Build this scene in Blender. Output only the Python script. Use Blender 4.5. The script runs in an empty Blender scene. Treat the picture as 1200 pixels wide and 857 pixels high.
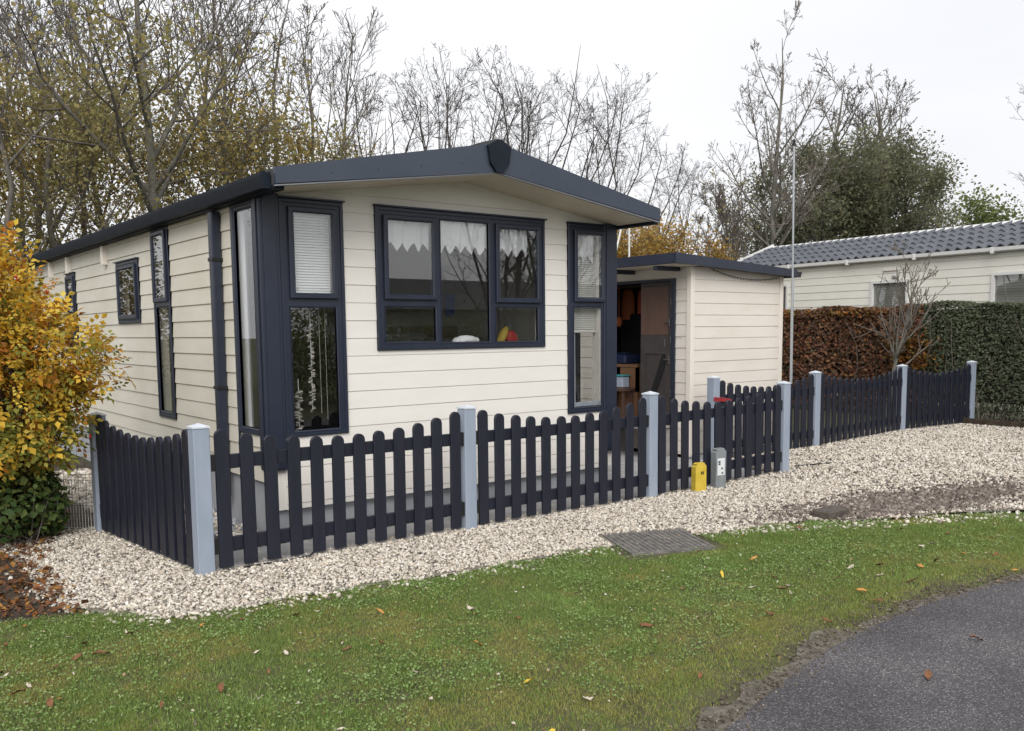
import bpy, math, random
import numpy as np
from mathutils import Vector, Matrix
R = math.radians
rnd = random.Random(7)
SC = bpy.context.scene
COL = SC.collection

# ------------------------------------------------------------------ camera
cam_d = bpy.data.cameras.new("camera"); cam = bpy.data.objects.new("camera", cam_d); COL.objects.link(cam)
SC.camera = cam
cam_d.sensor_fit = 'HORIZONTAL'; cam_d.sensor_width = 36.0
cam_d.lens = 1056.03 / 1200 * 36
cam_d.shift_y = (497.8 - 428.5) / 1200
cam_d.clip_start = .05; cam_d.clip_end = 2000
yaw, pitch, roll = 0.66298, -0.103315, -0.009989
fw = Vector((math.sin(yaw)*math.cos(pitch), math.cos(yaw)*math.cos(pitch), math.sin(pitch)))
rt = Vector((math.cos(yaw), -math.sin(yaw), 0)); up = rt.cross(fw)
r2 = rt*math.cos(roll) + up*math.sin(roll); u2 = up*math.cos(roll) - rt*math.sin(roll)
m = Matrix((r2, u2, -fw)).transposed().to_4x4(); m.translation = (-2.8983, -6.9014, 1.6779)
cam.matrix_world = m

# ------------------------------------------------------------------ sky and sun (overcast)
SUN_EL, SUN_AZ = R(42), R(216)       # azimuth from +Y clockwise: the sun is behind the cloud, behind the camera
W = bpy.data.worlds.new("World"); SC.world = W; W.use_nodes = True
nt = W.node_tree; nt.nodes.clear()
def N(t, tp, **kw):
    n = t.nodes.new(tp)
    for k, v in kw.items(): setattr(n, k, v)
    return n
sky = N(nt, 'ShaderNodeTexSky', sky_type='NISHITA', sun_disc=False, sun_elevation=SUN_EL, sun_rotation=SUN_AZ)
sky.air_density = 1.0; sky.dust_density = 6.0; sky.ozone_density = 1.0
bg1 = N(nt, 'ShaderNodeBackground'); bg1.inputs[1].default_value = .13
bg2 = N(nt, 'ShaderNodeBackground'); bg2.inputs[1].default_value = .89
tc = N(nt, 'ShaderNodeTexCoord'); mp = N(nt, 'ShaderNodeMapping'); mp.inputs['Scale'].default_value = (1, 1, 3.2)
no = N(nt, 'ShaderNodeTexNoise'); no.inputs['Scale'].default_value = 1.6; no.inputs['Detail'].default_value = 5; no.inputs['Roughness'].default_value = .5
cr = N(nt, 'ShaderNodeValToRGB')
cr.color_ramp.elements[0].position = .3; cr.color_ramp.elements[0].color = (.83, .84, .87, 1)
cr.color_ramp.elements[1].position = .62; cr.color_ramp.elements[1].color = (.95, .95, .97, 1)
L = nt.links.new
L(tc.outputs['Generated'], mp.inputs[0]); L(mp.outputs[0], no.inputs[0]); L(no.outputs[0], cr.inputs[0]); L(cr.outputs[0], bg2.inputs[0])
hs = N(nt, 'ShaderNodeHueSaturation'); hs.inputs['Saturation'].default_value = .3   # the cloud layer takes the blue out
L(sky.outputs[0], hs.inputs['Color']); L(hs.outputs[0], bg1.inputs[0])
mx = N(nt, 'ShaderNodeMixShader'); mx.inputs[0].default_value = .76
L(bg1.outputs[0], mx.inputs[1]); L(bg2.outputs[0], mx.inputs[2])
L(mx.outputs[0], N(nt, 'ShaderNodeOutputWorld').inputs[0])
sd = bpy.data.lights.new("sun", 'SUN'); so = bpy.data.objects.new("sun", sd); COL.objects.link(so)
sd.energy = 1.5; sd.angle = R(40); sd.color = (1, .97, .93)
sdir = Vector((math.sin(SUN_AZ)*math.cos(SUN_EL), math.cos(SUN_AZ)*math.cos(SUN_EL), math.sin(SUN_EL)))
so.rotation_euler = sdir.to_track_quat('Z', 'Y').to_euler(); so.location = (0, 0, 60)
SC.view_settings.view_transform = 'Standard'; SC.view_settings.look = 'None'
SC.view_settings.exposure = 0.5; SC.view_settings.gamma = 1

# ------------------------------------------------------------------ materials
def mat(name, c1, c2=None, scale=8, rough=.6, bump=0, detail=4, metal=0, spec=.4, bscale=None, stretch=(1, 1, 1), ramp=(.35, .65), coat=0):
    M = bpy.data.materials.new(name); M.use_nodes = True; t = M.node_tree; b = t.nodes['Principled BSDF']
    b.inputs['Roughness'].default_value = rough; b.inputs['Metallic'].default_value = metal; b.inputs['Specular IOR Level'].default_value = spec
    b.inputs['Coat Weight'].default_value = coat
    b.inputs['Base Color'].default_value = (*c1, 1)
    if c2 or bump:
        g = N(t, 'ShaderNodeNewGeometry'); mpn = N(t, 'ShaderNodeMapping'); mpn.inputs['Scale'].default_value = stretch
        t.links.new(g.outputs['Position'], mpn.inputs[0])
    if c2:
        n = N(t, 'ShaderNodeTexNoise'); n.inputs['Scale'].default_value = scale; n.inputs['Detail'].default_value = detail; n.inputs['Roughness'].default_value = .6
        r = N(t, 'ShaderNodeValToRGB'); r.color_ramp.elements[0].position = ramp[0]; r.color_ramp.elements[1].position = ramp[1]
        r.color_ramp.elements[0].color = (*c1, 1); r.color_ramp.elements[1].color = (*c2, 1)
        t.links.new(mpn.outputs[0], n.inputs[0]); t.links.new(n.outputs[0], r.inputs[0]); t.links.new(r.outputs[0], b.inputs['Base Color'])
    if bump:
        n2 = N(t, 'ShaderNodeTexNoise'); n2.inputs['Scale'].default_value = bscale or scale*4; n2.inputs['Detail'].default_value = 3
        bp = N(t, 'ShaderNodeBump'); bp.inputs['Strength'].default_value = bump; bp.inputs['Distance'].default_value = .01
        t.links.new(mpn.outputs[0], n2.inputs[0]); t.links.new(n2.outputs[0], bp.inputs['Height']); t.links.new(bp.outputs[0], b.inputs['Normal'])
    return M
def island_mat(name, cols, rough=.6, trans=0, bumpy=False, spec=.3):
    """every loose piece (leaf, stone, blade) takes its own colour from the list"""
    M = bpy.data.materials.new(name); M.use_nodes = True; t = M.node_tree; b = t.nodes['Principled BSDF']
    b.inputs['Roughness'].default_value = rough; b.inputs['Specular IOR Level'].default_value = spec
    g = N(t, 'ShaderNodeNewGeometry'); r = N(t, 'ShaderNodeValToRGB'); r.color_ramp.interpolation = 'LINEAR'
    e = r.color_ramp.elements
    while len(e) < len(cols): e.new(.5)
    for i, c in enumerate(cols): e[i].position = i/(len(cols)-1); e[i].color = (*c, 1)
    t.links.new(g.outputs['Random Per Island'], r.inputs[0]); t.links.new(r.outputs[0], b.inputs['Base Color'])
    if trans:
        tr = N(t, 'ShaderNodeBsdfTranslucent'); ms = N(t, 'ShaderNodeMixShader'); ms.inputs[0].default_value = trans
        t.links.new(r.outputs[0], tr.inputs[0]); t.links.new(b.outputs[0], ms.inputs[1]); t.links.new(tr.outputs[0], ms.inputs[2])
        t.links.new(ms.outputs[0], t.nodes['Material Output'].inputs[0])
    return M
def glass_mat(name, tint=(.985, .99, .99)):
    M = bpy.data.materials.new(name); M.use_nodes = True; t = M.node_tree; t.nodes.remove(t.nodes['Principled BSDF'])
    tr = N(t, 'ShaderNodeBsdfTransparent'); tr.inputs[0].default_value = (*tint, 1)
    gl = N(t, 'ShaderNodeBsdfGlossy'); gl.inputs['Roughness'].default_value = .0
    lw_ = N(t, 'ShaderNodeLayerWeight'); lw_.inputs[0].default_value = .5
    pw = N(t, 'ShaderNodeMath', operation='POWER'); pw.inputs[1].default_value = 4.5
    mu = N(t, 'ShaderNodeMath', operation='MULTIPLY_ADD', use_clamp=True); mu.inputs[1].default_value = .9; mu.inputs[2].default_value = .11   # double glazing: two faces per side
    ms = N(t, 'ShaderNodeMixShader')
    t.links.new(lw_.outputs['Facing'], pw.inputs[0]); t.links.new(pw.outputs[0], mu.inputs[0]); t.links.new(mu.outputs[0], ms.inputs[0]); t.links.new(tr.outputs[0], ms.inputs[1]); t.links.new(gl.outputs[0], ms.inputs[2])
    t.links.new(ms.outputs[0], t.nodes['Material Output'].inputs[0])
    return M
NAVY = mat('navy_upvc', (.014, .019, .036), (.019, .025, .044), 3, .38, spec=.5)
NAVY_BARGE = mat('navy_fascia', (.036, .047, .070), (.042, .054, .078), 2.5, .42, spec=.5)
NAVY_GUTTER = mat('navy_gutter', (.007, .011, .019), (.011, .015, .024), 6, .6, spec=.2)
PICKET = mat('dark_navy_paint', (.010, .012, .022), (.014, .016, .028), 14, .5, .15, bscale=60, stretch=(1, 1, .15))
POSTM = mat('blue_grey_paint', (.255, .30, .375), (.305, .35, .425), 5, .5, .1, bscale=40, stretch=(1, 1, .3))
POSTCAP = mat('pale_post_cap', (.50, .54, .60), (.58, .62, .67), 8, .55)
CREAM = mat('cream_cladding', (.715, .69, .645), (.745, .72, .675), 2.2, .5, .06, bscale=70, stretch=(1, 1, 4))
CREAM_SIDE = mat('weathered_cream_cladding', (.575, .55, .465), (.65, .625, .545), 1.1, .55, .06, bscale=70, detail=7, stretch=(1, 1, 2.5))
CREAM_SHED = mat('shed_cream_cladding', (.665, .62, .555), (.71, .665, .605), 1.8, .55, .08, bscale=60, stretch=(1, 1, 3))
CREAM_TRIM = mat('pale_cream_trim', (.74, .69, .62), rough=.5)
SOFFIT = mat('cream_soffit', (.60, .54, .44), (.66, .60, .50), 3, .6)
SKIRT = mat('blue_grey_skirt', (.30, .315, .345), (.38, .395, .42), 3, .7, .1)
ROOF = mat('charcoal_roof', (.03, .032, .036), (.07, .07, .072), 9, .7, .2)
GLASS = glass_mat('window_glass')
INNER = mat('pale_pane_strip', (.36, .39, .44), rough=.45)
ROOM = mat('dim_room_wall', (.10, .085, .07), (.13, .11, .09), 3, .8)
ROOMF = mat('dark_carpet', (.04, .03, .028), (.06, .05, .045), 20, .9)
LACE = island_mat('white_lace', [(.84, .86, .89), (.87, .88, .91)], .8, .2)
BLIND = mat('white_blind', (.80, .82, .82), rough=.5)
BLINDG = mat('grey_blind', (.50, .50, .46), rough=.6)
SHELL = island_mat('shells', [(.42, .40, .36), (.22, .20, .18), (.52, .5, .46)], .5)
def plain(name, c, rough=.6, metal=0, **k): return mat(name, c, rough=rough, metal=metal, **k)
STEEL = plain('galvanised_steel', (.45, .47, .49), .45, .7)
DSTEEL = plain('dull_steel', (.12, .12, .125), .5, .6)
WHITEP = plain('white_paint', (.66, .66, .64), .4)
BLACKP = plain('black_plastic', (.012, .012, .014), .45)
CONC = mat('grey_concrete', (.21, .20, .195), (.31, .30, .29), 7, .9, .3)
SLAB = mat('grey_paving', (.27, .27, .275), (.40, .395, .39), 4, .85, .25, detail=8)
EARTH = mat('dark_earth', (.030, .022, .015), (.075, .056, .040), 9, .95, .8, bscale=40, detail=8)
GRASSBASE = mat('mossy_lawn_ground', (.055, .050, .028), (.10, .105, .042), 3.5, .95, .9, bscale=60, detail=9)
GRAVELBASE = mat('gravel_bed', (.10, .085, .07), (.28, .25, .21), 60, .95, .8, bscale=80, detail=6)
BARK = mat('grey_brown_bark', (.10, .09, .077), (.19, .175, .148), 14, .9, .5, stretch=(1, 1, .25))
BARKG = mat('green_grey_bark', (.09, .085, .07), (.19, .18, .155), 10, .9, .5, stretch=(1, 1, .25))
TWIG = mat('dark_twig', (.085, .073, .063), (.145, .125, .11), 12, .9)
BROWNW = mat('brown_wood', (.085, .048, .037), (.115, .068, .052), 5, .5, .1, stretch=(1, 1, .2))
ORANGEW = mat('orange_wood', (.19, .095, .05), (.24, .125, .07), 5, .6, .1, stretch=(1, 1, .2))
DARKW = mat('dark_door_paint', (.042, .036, .036), (.058, .05, .048), 5, .55)

# ------------------------------------------------------------------ mesh helpers
class MB:
    def __init__(s): s.v = []; s.f = []; s.n = 0
    def add(s, V, F):
        s.v.extend([tuple(map(float, p)) for p in V]); s.f.extend([tuple(i + s.n for i in f) for f in F]); s.n += len(V); return s
    def box(s, x0, x1, y0, y1, z0, z1, c=0):
        if x0 > x1: x0, x1 = x1, x0
        if y0 > y1: y0, y1 = y1, y0
        if c <= 0:
            V = [(x, y, z) for z in (z0, z1) for y in (y0, y1) for x in (x0, x1)]
            return s.add(V, [(0, 2, 3, 1), (4, 5, 7, 6), (0, 1, 5, 4), (2, 6, 7, 3), (0, 4, 6, 2), (1, 3, 7, 5)])
        V = []; idx = {}
        for i, x in enumerate((x0, x1)):
            for j, y in enumerate((y0, y1)):
                for k, z in enumerate((z0, z1)):
                    sx, sy, sz = (1, -1)[i], (1, -1)[j], (1, -1)[k]
                    idx[i, j, k] = len(V)
                    V += [(x, y+sy*c, z+sz*c), (x+sx*c, y, z+sz*c), (x+sx*c, y+sy*c, z)]
        F = []
        for a in range(2):
            F.append([idx[a, j, k]+0 for j, k in ((0, 0), (0, 1), (1, 1), (1, 0))])
            F.append([idx[i, a, k]+1 for i, k in ((0, 0), (1, 0), (1, 1), (0, 1))])
            F.append([idx[i, j, a]+2 for i, j in ((0, 0), (0, 1), (1, 1), (1, 0))])
        for a in range(2):
            for b in range(2):
                F.append([idx[0, a, b]+1, idx[1, a, b]+1, idx[1, a, b]+2, idx[0, a, b]+2])
                F.append([idx[a, 0, b]+0, idx[a, 1, b]+0, idx[a, 1, b]+2, idx[a, 0, b]+2])
                F.append([idx[a, b, 0]+0, idx[a, b, 1]+0, idx[a, b, 1]+1, idx[a, b, 0]+1])
        for q in idx.values(): F.append((q, q+1, q+2))
        return s.add(V, F)
    def prism(s, pts, axis, a, b):
        """pts: outline in the two other axes, extruded along axis from a to b"""
        n = len(pts)
        def mk(p, t): return {'x': (t, p[0], p[1]), 'y': (p[0], t, p[1]), 'z': (p[0], p[1], t)}[axis]
        V = [mk(p, a) for p in pts] + [mk(p, b) for p in pts]
        F = [tuple(range(n)), tuple(range(2*n-1, n-1, -1))] + [(i, (i+1) % n, n+(i+1) % n, n+i) for i in range(n)]
        return s.add(V, F)
    def tube(s, pts, r, n=8, r1=None):
        pts = [Vector(p) for p in pts]; r1 = r if r1 is None else r1; V = []; F = []; k = len(pts)
        for i, p in enumerate(pts):
            d = (pts[min(i+1, k-1)] - pts[max(i-1, 0)]).normalized()
            a = d.orthogonal().normalized() if i == 0 else (a - d*a.dot(d)).normalized()
            b = d.cross(a); q = r + (r1-r)*i/max(1, k-1)
            V += [p + (a*math.cos(t) + b*math.sin(t))*q for t in [2*math.pi*j/n for j in range(n)]]
        for i in range(k-1):
            F += [(i*n+j, i*n+(j+1) % n, (i+1)*n+(j+1) % n, (i+1)*n+j) for j in range(n)]
        F += [tuple(range(n-1, -1, -1)), tuple(range((k-1)*n, k*n))]
        return s.add(V, F)
    def sphere(s, c, r, nu=8, nv=5):
        if not hasattr(r, '__len__'): r = (r, r, r)
        V = [(c[0], c[1], c[2]-r[2])]
        for i in range(1, nv):
            ph = -math.pi/2 + math.pi*i/nv
            V += [(c[0]+r[0]*math.cos(ph)*math.cos(2*math.pi*j/nu), c[1]+r[1]*math.cos(ph)*math.sin(2*math.pi*j/nu), c[2]+r[2]*math.sin(ph)) for j in range(nu)]
        V.append((c[0], c[1], c[2]+r[2])); T = len(V)-1; F = [(0, 1+(j+1) % nu, 1+j) for j in range(nu)]
        for i in range(nv-2):
            F += [(1+i*nu+j, 1+i*nu+(j+1) % nu, 1+(i+1)*nu+(j+1) % nu, 1+(i+1)*nu+j) for j in range(nu)]
        F += [(T, T-nu+j, T-nu+(j+1) % nu) for j in range(nu)]
        return s.add(V, F)
    def mapped(s, fn): s.v = [fn(p) for p in s.v]; return s
    def me(s, name, mt, smooth=False):
        me = bpy.data.meshes.new(name); me.from_pydata(s.v, [], s.f); me.materials.append(mt)
        if smooth: me.polygons.foreach_set('use_smooth', [True]*len(me.polygons))
        return me
def np_mesh(name, V, F, mt, smooth=False):
    """V (n,3); F (m,k) faces all of k corners"""
    V = np.asarray(V, np.float32); F = np.asarray(F, np.int32); me = bpy.data.meshes.new(name)
    me.vertices.add(len(V)); me.vertices.foreach_set('co', V.ravel()); k = F.shape[1]
    me.loops.add(F.size); me.loops.foreach_set('vertex_index', F.ravel())
    me.polygons.add(len(F)); me.polygons.foreach_set('loop_start', np.arange(0, F.size, k, dtype=np.int32))
    if smooth: me.polygons.foreach_set('use_smooth', np.ones(len(F), bool))
    me.update(calc_edges=True); me.materials.append(mt); return me
def link(name, me, parent=None, world=True, loc=None, rot=None):
    o = bpy.data.objects.new(name, me); COL.objects.link(o)
    if parent is not None:
        o.parent = parent
        if world and parent.type == 'EMPTY': o.location = -Vector(parent.location)
    if loc is not None: o.location = loc
    if rot is not None: o.rotation_euler = rot
    return o
def obj(name, mb, mt, parent=None, smooth=False, **k): return link(name, mb.me(name, mt, smooth), parent, **k)
def tag(o, label=None, cat=None, group=None, kind=None):
    if label: o['label'] = label
    if cat: o['category'] = cat
    if group: o['group'] = group
    if kind: o['kind'] = kind
    return o
def thing(name, label, cat, loc=(0, 0, 0), rot=0, group=None):
    o = bpy.data.objects.new(name, None); COL.objects.link(o); o.location = loc; o.rotation_euler = (0, 0, rot); o.empty_display_size = .1
    return tag(o, label, cat, group)
def struct(o): o['kind'] = 'structure'; return o
def stuff(o): o['kind'] = 'stuff'; return o
def inpoly(P, poly):
    x, y = P[:, 0], P[:, 1]; r = np.zeros(len(P), bool); n = len(poly)
    for i in range(n):
        x0, y0 = poly[i]; x1, y1 = poly[(i+1) % n]
        c = ((y0 > y) != (y1 > y)) & (x < (x1-x0)*(y-y0)/((y1-y0) or 1e-9)+x0); r ^= c
    return r
def gz(x, y):                         # the gravel rises a few centimetres to the right
    t = np.clip((np.asarray(x, float)-3)/5, 0, 1); return .035*t*t*(3-2*t)

# ------------------------------------------------------------------ ground
def densify(poly, step=.25, jit=.0, seed=1):
    g = random.Random(seed); out = []
    for i, a in enumerate(poly):
        b = poly[(i+1) % len(poly)]; n = max(1, int(math.dist(a, b)/step))
        for k in range(n):
            out.append((a[0]+(b[0]-a[0])*k/n + g.uniform(-jit, jit), a[1]+(b[1]-a[1])*k/n + g.uniform(-jit, jit)))
    return out
def sheet(name, poly, z, mt, rise=False):
    V = [(x, y, z + (float(gz(x, y)) if rise else 0)) for x, y in poly]
    me = bpy.data.meshes.new(name); me.from_pydata(V, [], [tuple(range(len(V)))]); me.materials.append(mt)
    return struct(link(name, me))
sheet('ground', [(-300, -300), (300, -300), (300, 300), (-300, 300)], -.004, mat('rough_grass_ground', (.030, .042, .014), (.075, .070, .032), 1.2, .95, .5, detail=8))
ROAD_EDGE = [(-14, -8.6), (-8, -7.2), (-4, -5.9), (-2, -5.2), (-1, -4.85), (0, -4.60), (.6, -4.45), (1.11, -4.34), (1.6, -4.27), (2.2, -4.25), (2.8, -4.29), (3.4, -4.40), (4.4, -4.7), (5.6, -5.3), (7.5, -6.5), (10, -8.2), (16, -12.5)]
GR_LOW = [(-1.95, 1.2), (-1.72, .45), (-1.8, -.32), (-1.74, -.83), (-1.58, -1.22), (-1.39, -1.5), (-1.12, -1.61), (-.82, -1.66), (-.52, -1.64), (-.14, -1.70), (.21, -1.77), (.6, -1.83), (1.01, -1.87), (1.49, -1.91), (1.9, -1.95), (2.5, -2.05), (2.93, -2.17), (3.44, -2.30), (3.89, -2.42), (4.15, -2.66), (4.63, -2.87), (5.15, -3.07), (5.6, -3.42), (6.6, -4.1), (8.3, -5.1), (14, -8)]
GRAVEL = GR_LOW + [(15, 1.0), (12.9, .75), (10.8, .85), (8.2, .6), (5.95, .25), (5.8, -.66), (-.75, -.63), (-.9, 1.4), (-1.3, 1.45)]
LAWN = [(-9, -1.4), (-2.1, -.98), (-1.7, -.95)] + GR_LOW[4:-1] + [(9, -6.0)] + ROAD_EDGE[14::-1] + [(-12, -8)]
SOIL = [(-6, 5), (-6, -.9), (-3, -1.05), (-2.1, -1.0), (-1.55, -1.15), (-1.45, -.5), (-1.35, .6), (-1.0, 1.4), (-.05, 1.6), (-.05, 8), (-5, 9)]
sheet('lawn', densify(LAWN, .2, .03), .002, GRASSBASE)
sheet('soil_bed', densify(SOIL, .2, .03), .006, EARTH)
sheet('gravel_drive', densify(GRAVEL, .15, .025), .010, GRAVELBASE, rise=True)
# road: dark asphalt with pale chips
M = bpy.data.materials.new('chipped_asphalt'); M.use_nodes = True; t = M.node_tree; b = t.nodes['Principled BSDF']; b.inputs['Roughness'].default_value = .75; b.inputs['Specular IOR Level'].default_value = .35
g = N(t, 'ShaderNodeNewGeometry'); v = N(t, 'ShaderNodeTexVoronoi'); v.inputs['Scale'].default_value = 170
rr = N(t, 'ShaderNodeValToRGB'); sep = N(t, 'ShaderNodeSeparateColor'); t.links.new(g.outputs['Position'], v.inputs['Vector']); t.links.new(v.outputs['Color'], sep.inputs[0]); t.links.new(sep.outputs[0], rr.inputs[0])
rr.color_ramp.elements[0].position = 0; rr.color_ramp.elements[0].color = (.045, .043, .047, 1); rr.color_ramp.elements[1].position = 1; rr.color_ramp.elements[1].color = (.26, .25, .245, 1)
for p_, c_ in ((.5, .062), (.82, .10), (.93, .17)):
    e = rr.color_ramp.elements.new(p_); e.color = (c_, c_*.97, c_*1.03, 1)
n = N(t, 'ShaderNodeTexNoise'); n.inputs['Scale'].default_value = 1.1; n.inputs['Detail'].default_value = 8; t.links.new(g.outputs['Position'], n.inputs[0])
r3 = N(t, 'ShaderNodeValToRGB'); r3.color_ramp.elements[0].position = .35; r3.color_ramp.elements[0].color = (.75, .74, .76, 1); r3.color_ramp.elements[1].position = .7; r3.color_ramp.elements[1].color = (1.3, 1.27, 1.24, 1)
mm = N(t, 'ShaderNodeMix', data_type='RGBA', blend_type='MULTIPLY'); mm.inputs[0].default_value = 1
t.links.new(n.outputs[0], r3.inputs[0]); t.links.new(rr.outputs[0], mm.inputs[6]); t.links.new(r3.outputs[0], mm.inputs[7]); t.links.new(mm.outputs[2], b.inputs['Base Color'])
bp = N(t, 'ShaderNodeBump'); bp.inputs['Strength'].default_value = .6; bp.inputs['Distance'].default_value = .004; t.links.new(v.outputs['Distance'], bp.inputs['Height']); t.links.new(bp.outputs[0], b.inputs['Normal'])
ASPHALT = M
road_low = [(15, -16.5), (9, -12.0), (5.4, -9.3), (2.6, -8.3), (0, -8.4), (-4, -9.6), (-14, -12.6)]
sheet('road', [p for p in densify(ROAD_EDGE + road_low, .25, .008)], .014, ASPHALT)
dn = densify(ROAD_EDGE, .12); dn = dn[:max(i for i, p in enumerate(dn) if p[0] > 15.5)]
VERGE_M = mat('gritty_verge', (.068, .058, .044), (.165, .148, .125), 14, .95, .8, bscale=90, detail=8)
sheet('verge', [(x, y-.12) for x, y in dn] + [(x, y+.11+.03*math.sin(x*2.1)+.02*math.sin(x*5.3+1)+rnd.uniform(-.05, .06)) for x, y in dn[::-1]], .010, VERGE_M)

def stones(P, size, seed, zoff, lo=False):
    """loose little rocks: a jittered flattened icosahedron at each point"""
    g = np.random.default_rng(seed)
    if lo: # small far ones: six corners
        V0 = np.array([(1, 0, 0), (0, 1, 0), (-1, 0, 0), (0, -1, 0), (0, 0, 1), (0, 0, -1)])*1.08; F0 = np.array([(0, 1, 4), (1, 2, 4), (2, 3, 4), (3, 0, 4), (1, 0, 5), (2, 1, 5), (3, 2, 5), (0, 3, 5)])
    else: # a lopsided eight cornered chip
        V0 = np.array([(x, y, z) for z in (-.75, .75) for y in (-.75, .75) for x in (-.75, .75)]); F0 = np.array([(0, 2, 3), (0, 3, 1), (4, 5, 7), (4, 7, 6), (0, 1, 5), (0, 5, 4), (2, 6, 7), (2, 7, 3), (0, 4, 6), (0, 6, 2), (1, 3, 7), (1, 7, 5)])
    m_ = len(V0)
    n = len(P); s = size*(.55+.9*g.random(n)**1.5)
    sc = np.stack([s*(.8+.5*g.random(n)), s*(.6+.5*g.random(n)), s*(.4+.4*g.random(n))], 1)
    V = V0[None]*(1+.75*(g.random((n, m_, 1))-.5))*(1+.35*(g.random((n, m_, 3))-.5))*sc[:, None]
    q = g.normal(size=(n, 4)); q[:, 1:3] *= .35; q /= np.linalg.norm(q, axis=1, keepdims=True); w, x, y, z = q.T
    Rm = np.stack([1-2*(y*y+z*z), 2*(x*y-w*z), 2*(x*z+w*y), 2*(x*y+w*z), 1-2*(x*x+z*z), 2*(y*z-w*x), 2*(x*z-w*y), 2*(y*z+w*x), 1-2*(x*x+y*y)], 1).reshape(n, 3, 3)
    V = np.einsum('nij,nkj->nki', Rm, V); c = np.column_stack([P[:, 0], P[:, 1], zoff + sc[:, 2]*.3 + g.random(n)*size*.5])
    V = V + c[:, None]
    return V.reshape(-1, 3), (F0[None] + m_*np.arange(n)[:, None, None]).reshape(-1, 3)
def scatter(poly, dens, seed, cond=None):
    g = np.random.default_rng(seed); a = np.array(poly); lo, hi = a.min(0), a.max(0)
    P = lo + (hi-lo)*g.random((int(dens*np.prod(hi-lo)), 2)); P = P[inpoly(P, poly)]
    if cond is not None: P = P[cond(P)]
    return P
GRAVEL_J = densify(GRAVEL, .12, .06, 5)
GR_COL = [(.12, .10, .08), (.57, .52, .44), (.69, .65, .58), (.42, .345, .265), (.74, .715, .66), (.58, .51, .41), (.06, .055, .05), (.63, .575, .485), (.33, .29, .245), (.69, .625, .525)]
GRAV_M = island_mat('limestone_chips', GR_COL, .8)
COVER = [(3.98, -2.57), (4.37, -2.57), (4.37, -2.30), (3.98, -2.30)]; MANB = [(2.08, -1.62), (2.80, -1.90), (2.58, -2.57), (1.78, -2.32)]
near = scatter(GRAVEL_J, 4200, 11, lambda P: P[:, 0] < 5.5)
near = near[~inpoly(near, COVER) & ~inpoly(near, MANB)]
far = scatter(GRAVEL_J, 1700, 12, lambda P: (P[:, 1] > .412*(P[:, 0]+2.9)-8.2) & (P[:, 0] >= 5.5) & (P[:, 0] < 13.5) & (P[:, 1] > -5))
def dirty(P): return 2.0*np.exp(-(((P[:, 0]-5.7)/1.35)**2 + ((P[:, 1]+2.70+.22*(P[:, 0]-5.7))/.36)**2))
g0 = np.random.default_rng(3)
dn_, df_ = dirty(near) > g0.random(len(near))*1.2, dirty(far) > g0.random(len(far))*1.2
V, F = stones(near[~dn_], .0104, 21, .012+gz(near[~dn_, 0], 0)); stuff(link('gravel', np_mesh('gravel', V, F, GRAV_M)))
V, F = stones(far[~df_], .0160, 22, .012+gz(far[~df_, 0], 0), True); stuff(link('gravel', np_mesh('gravel', V, F, GRAV_M)))
DIRTM = island_mat('muddy_chips', [(.045, .035, .03), (.20, .165, .14), (.10, .08, .07), (.36, .31, .27), (.07, .055, .048), (.24, .20, .17)], .9)
dd = np.concatenate([near[dn_], far[df_]]); V, F = stones(dd, .017, 23, .012+gz(dd[:, 0], 0)); stuff(link('muddy_gravel', np_mesh('muddy_gravel', V, F, DIRTM)))
# strays kicked out onto lawn and soil
st = []
ed = np.array(densify(GR_LOW[1:24], .02)); g0 = np.random.default_rng(4)
ed = ed[(ed[:, 0] < 5.7)]; st = ed[g0.integers(0, len(ed), 1500)] + np.column_stack([g0.normal(0, .06, 1500), -np.abs(g0.normal(0, .11, 1500))])
st = st[~inpoly(st, MANB) & ~inpoly(st, COVER)]; V, F = stones(st, .012, 24, .006); stuff(link('stray_gravel', np_mesh('stray_gravel', V, F, GRAV_M)))

# grass: single bent blades, short
def blades(P, h, w, seed, lean=.9):
    g = np.random.default_rng(seed); n = len(P); a = g.random(n)*2*np.pi; hh = h*(.35+.6*g.random(n)+.75*vnoise(P, 11, 2.2)*vnoise(P, 3.1, 4.4)*1.4); l = lean*hh*g.random(n); b = g.random(n)*2*np.pi
    ww = w*(.6+.7*g.random(n))/2; z = np.full(n, .003)
    d = np.column_stack([np.cos(a)*ww, np.sin(a)*ww, np.zeros(n)]); c = np.column_stack([P, z]); t = c + np.column_stack([np.cos(b)*l, np.sin(b)*l, hh])
    V = np.stack([c-d, c+d, t], 1).reshape(-1, 3); return V, np.arange(3*n).reshape(-1, 3)
LAWN_J = densify([(-4.5, -1.25), (-2.1, -1.0), (-1.75, -1.0)] + GR_LOW[4:24] + [(8, -5.6)] + ROAD_EDGE[13:4:-1] + [(-2, -4.9), (-3.2, -3.6)], .15, .06, 8)
def vnoise(P, s, k):
    g = np.random.default_rng(int(k*1000)+17).random((64, 64)); q = P*s+k*13.7; i = np.floor(q).astype(int); f = q-i; f = f*f*(3-2*f)
    a = lambda dx, dy: g[(i[:, 0]+dx) % 64, (i[:, 1]+dy) % 64]
    return (a(0, 0)*(1-f[:, 0])+a(1, 0)*f[:, 0])*(1-f[:, 1])+(a(0, 1)*(1-f[:, 0])+a(1, 1)*f[:, 0])*f[:, 1]
def patch(P, s, k):            # uneven patches: three octaves of value noise
    return .5+1.05*((vnoise(P, s*.75, k)+.6*vnoise(P, s*1.9, k+.31)+.4*vnoise(P, s*4.3, k+.57))/2-.5)*1.35
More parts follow.
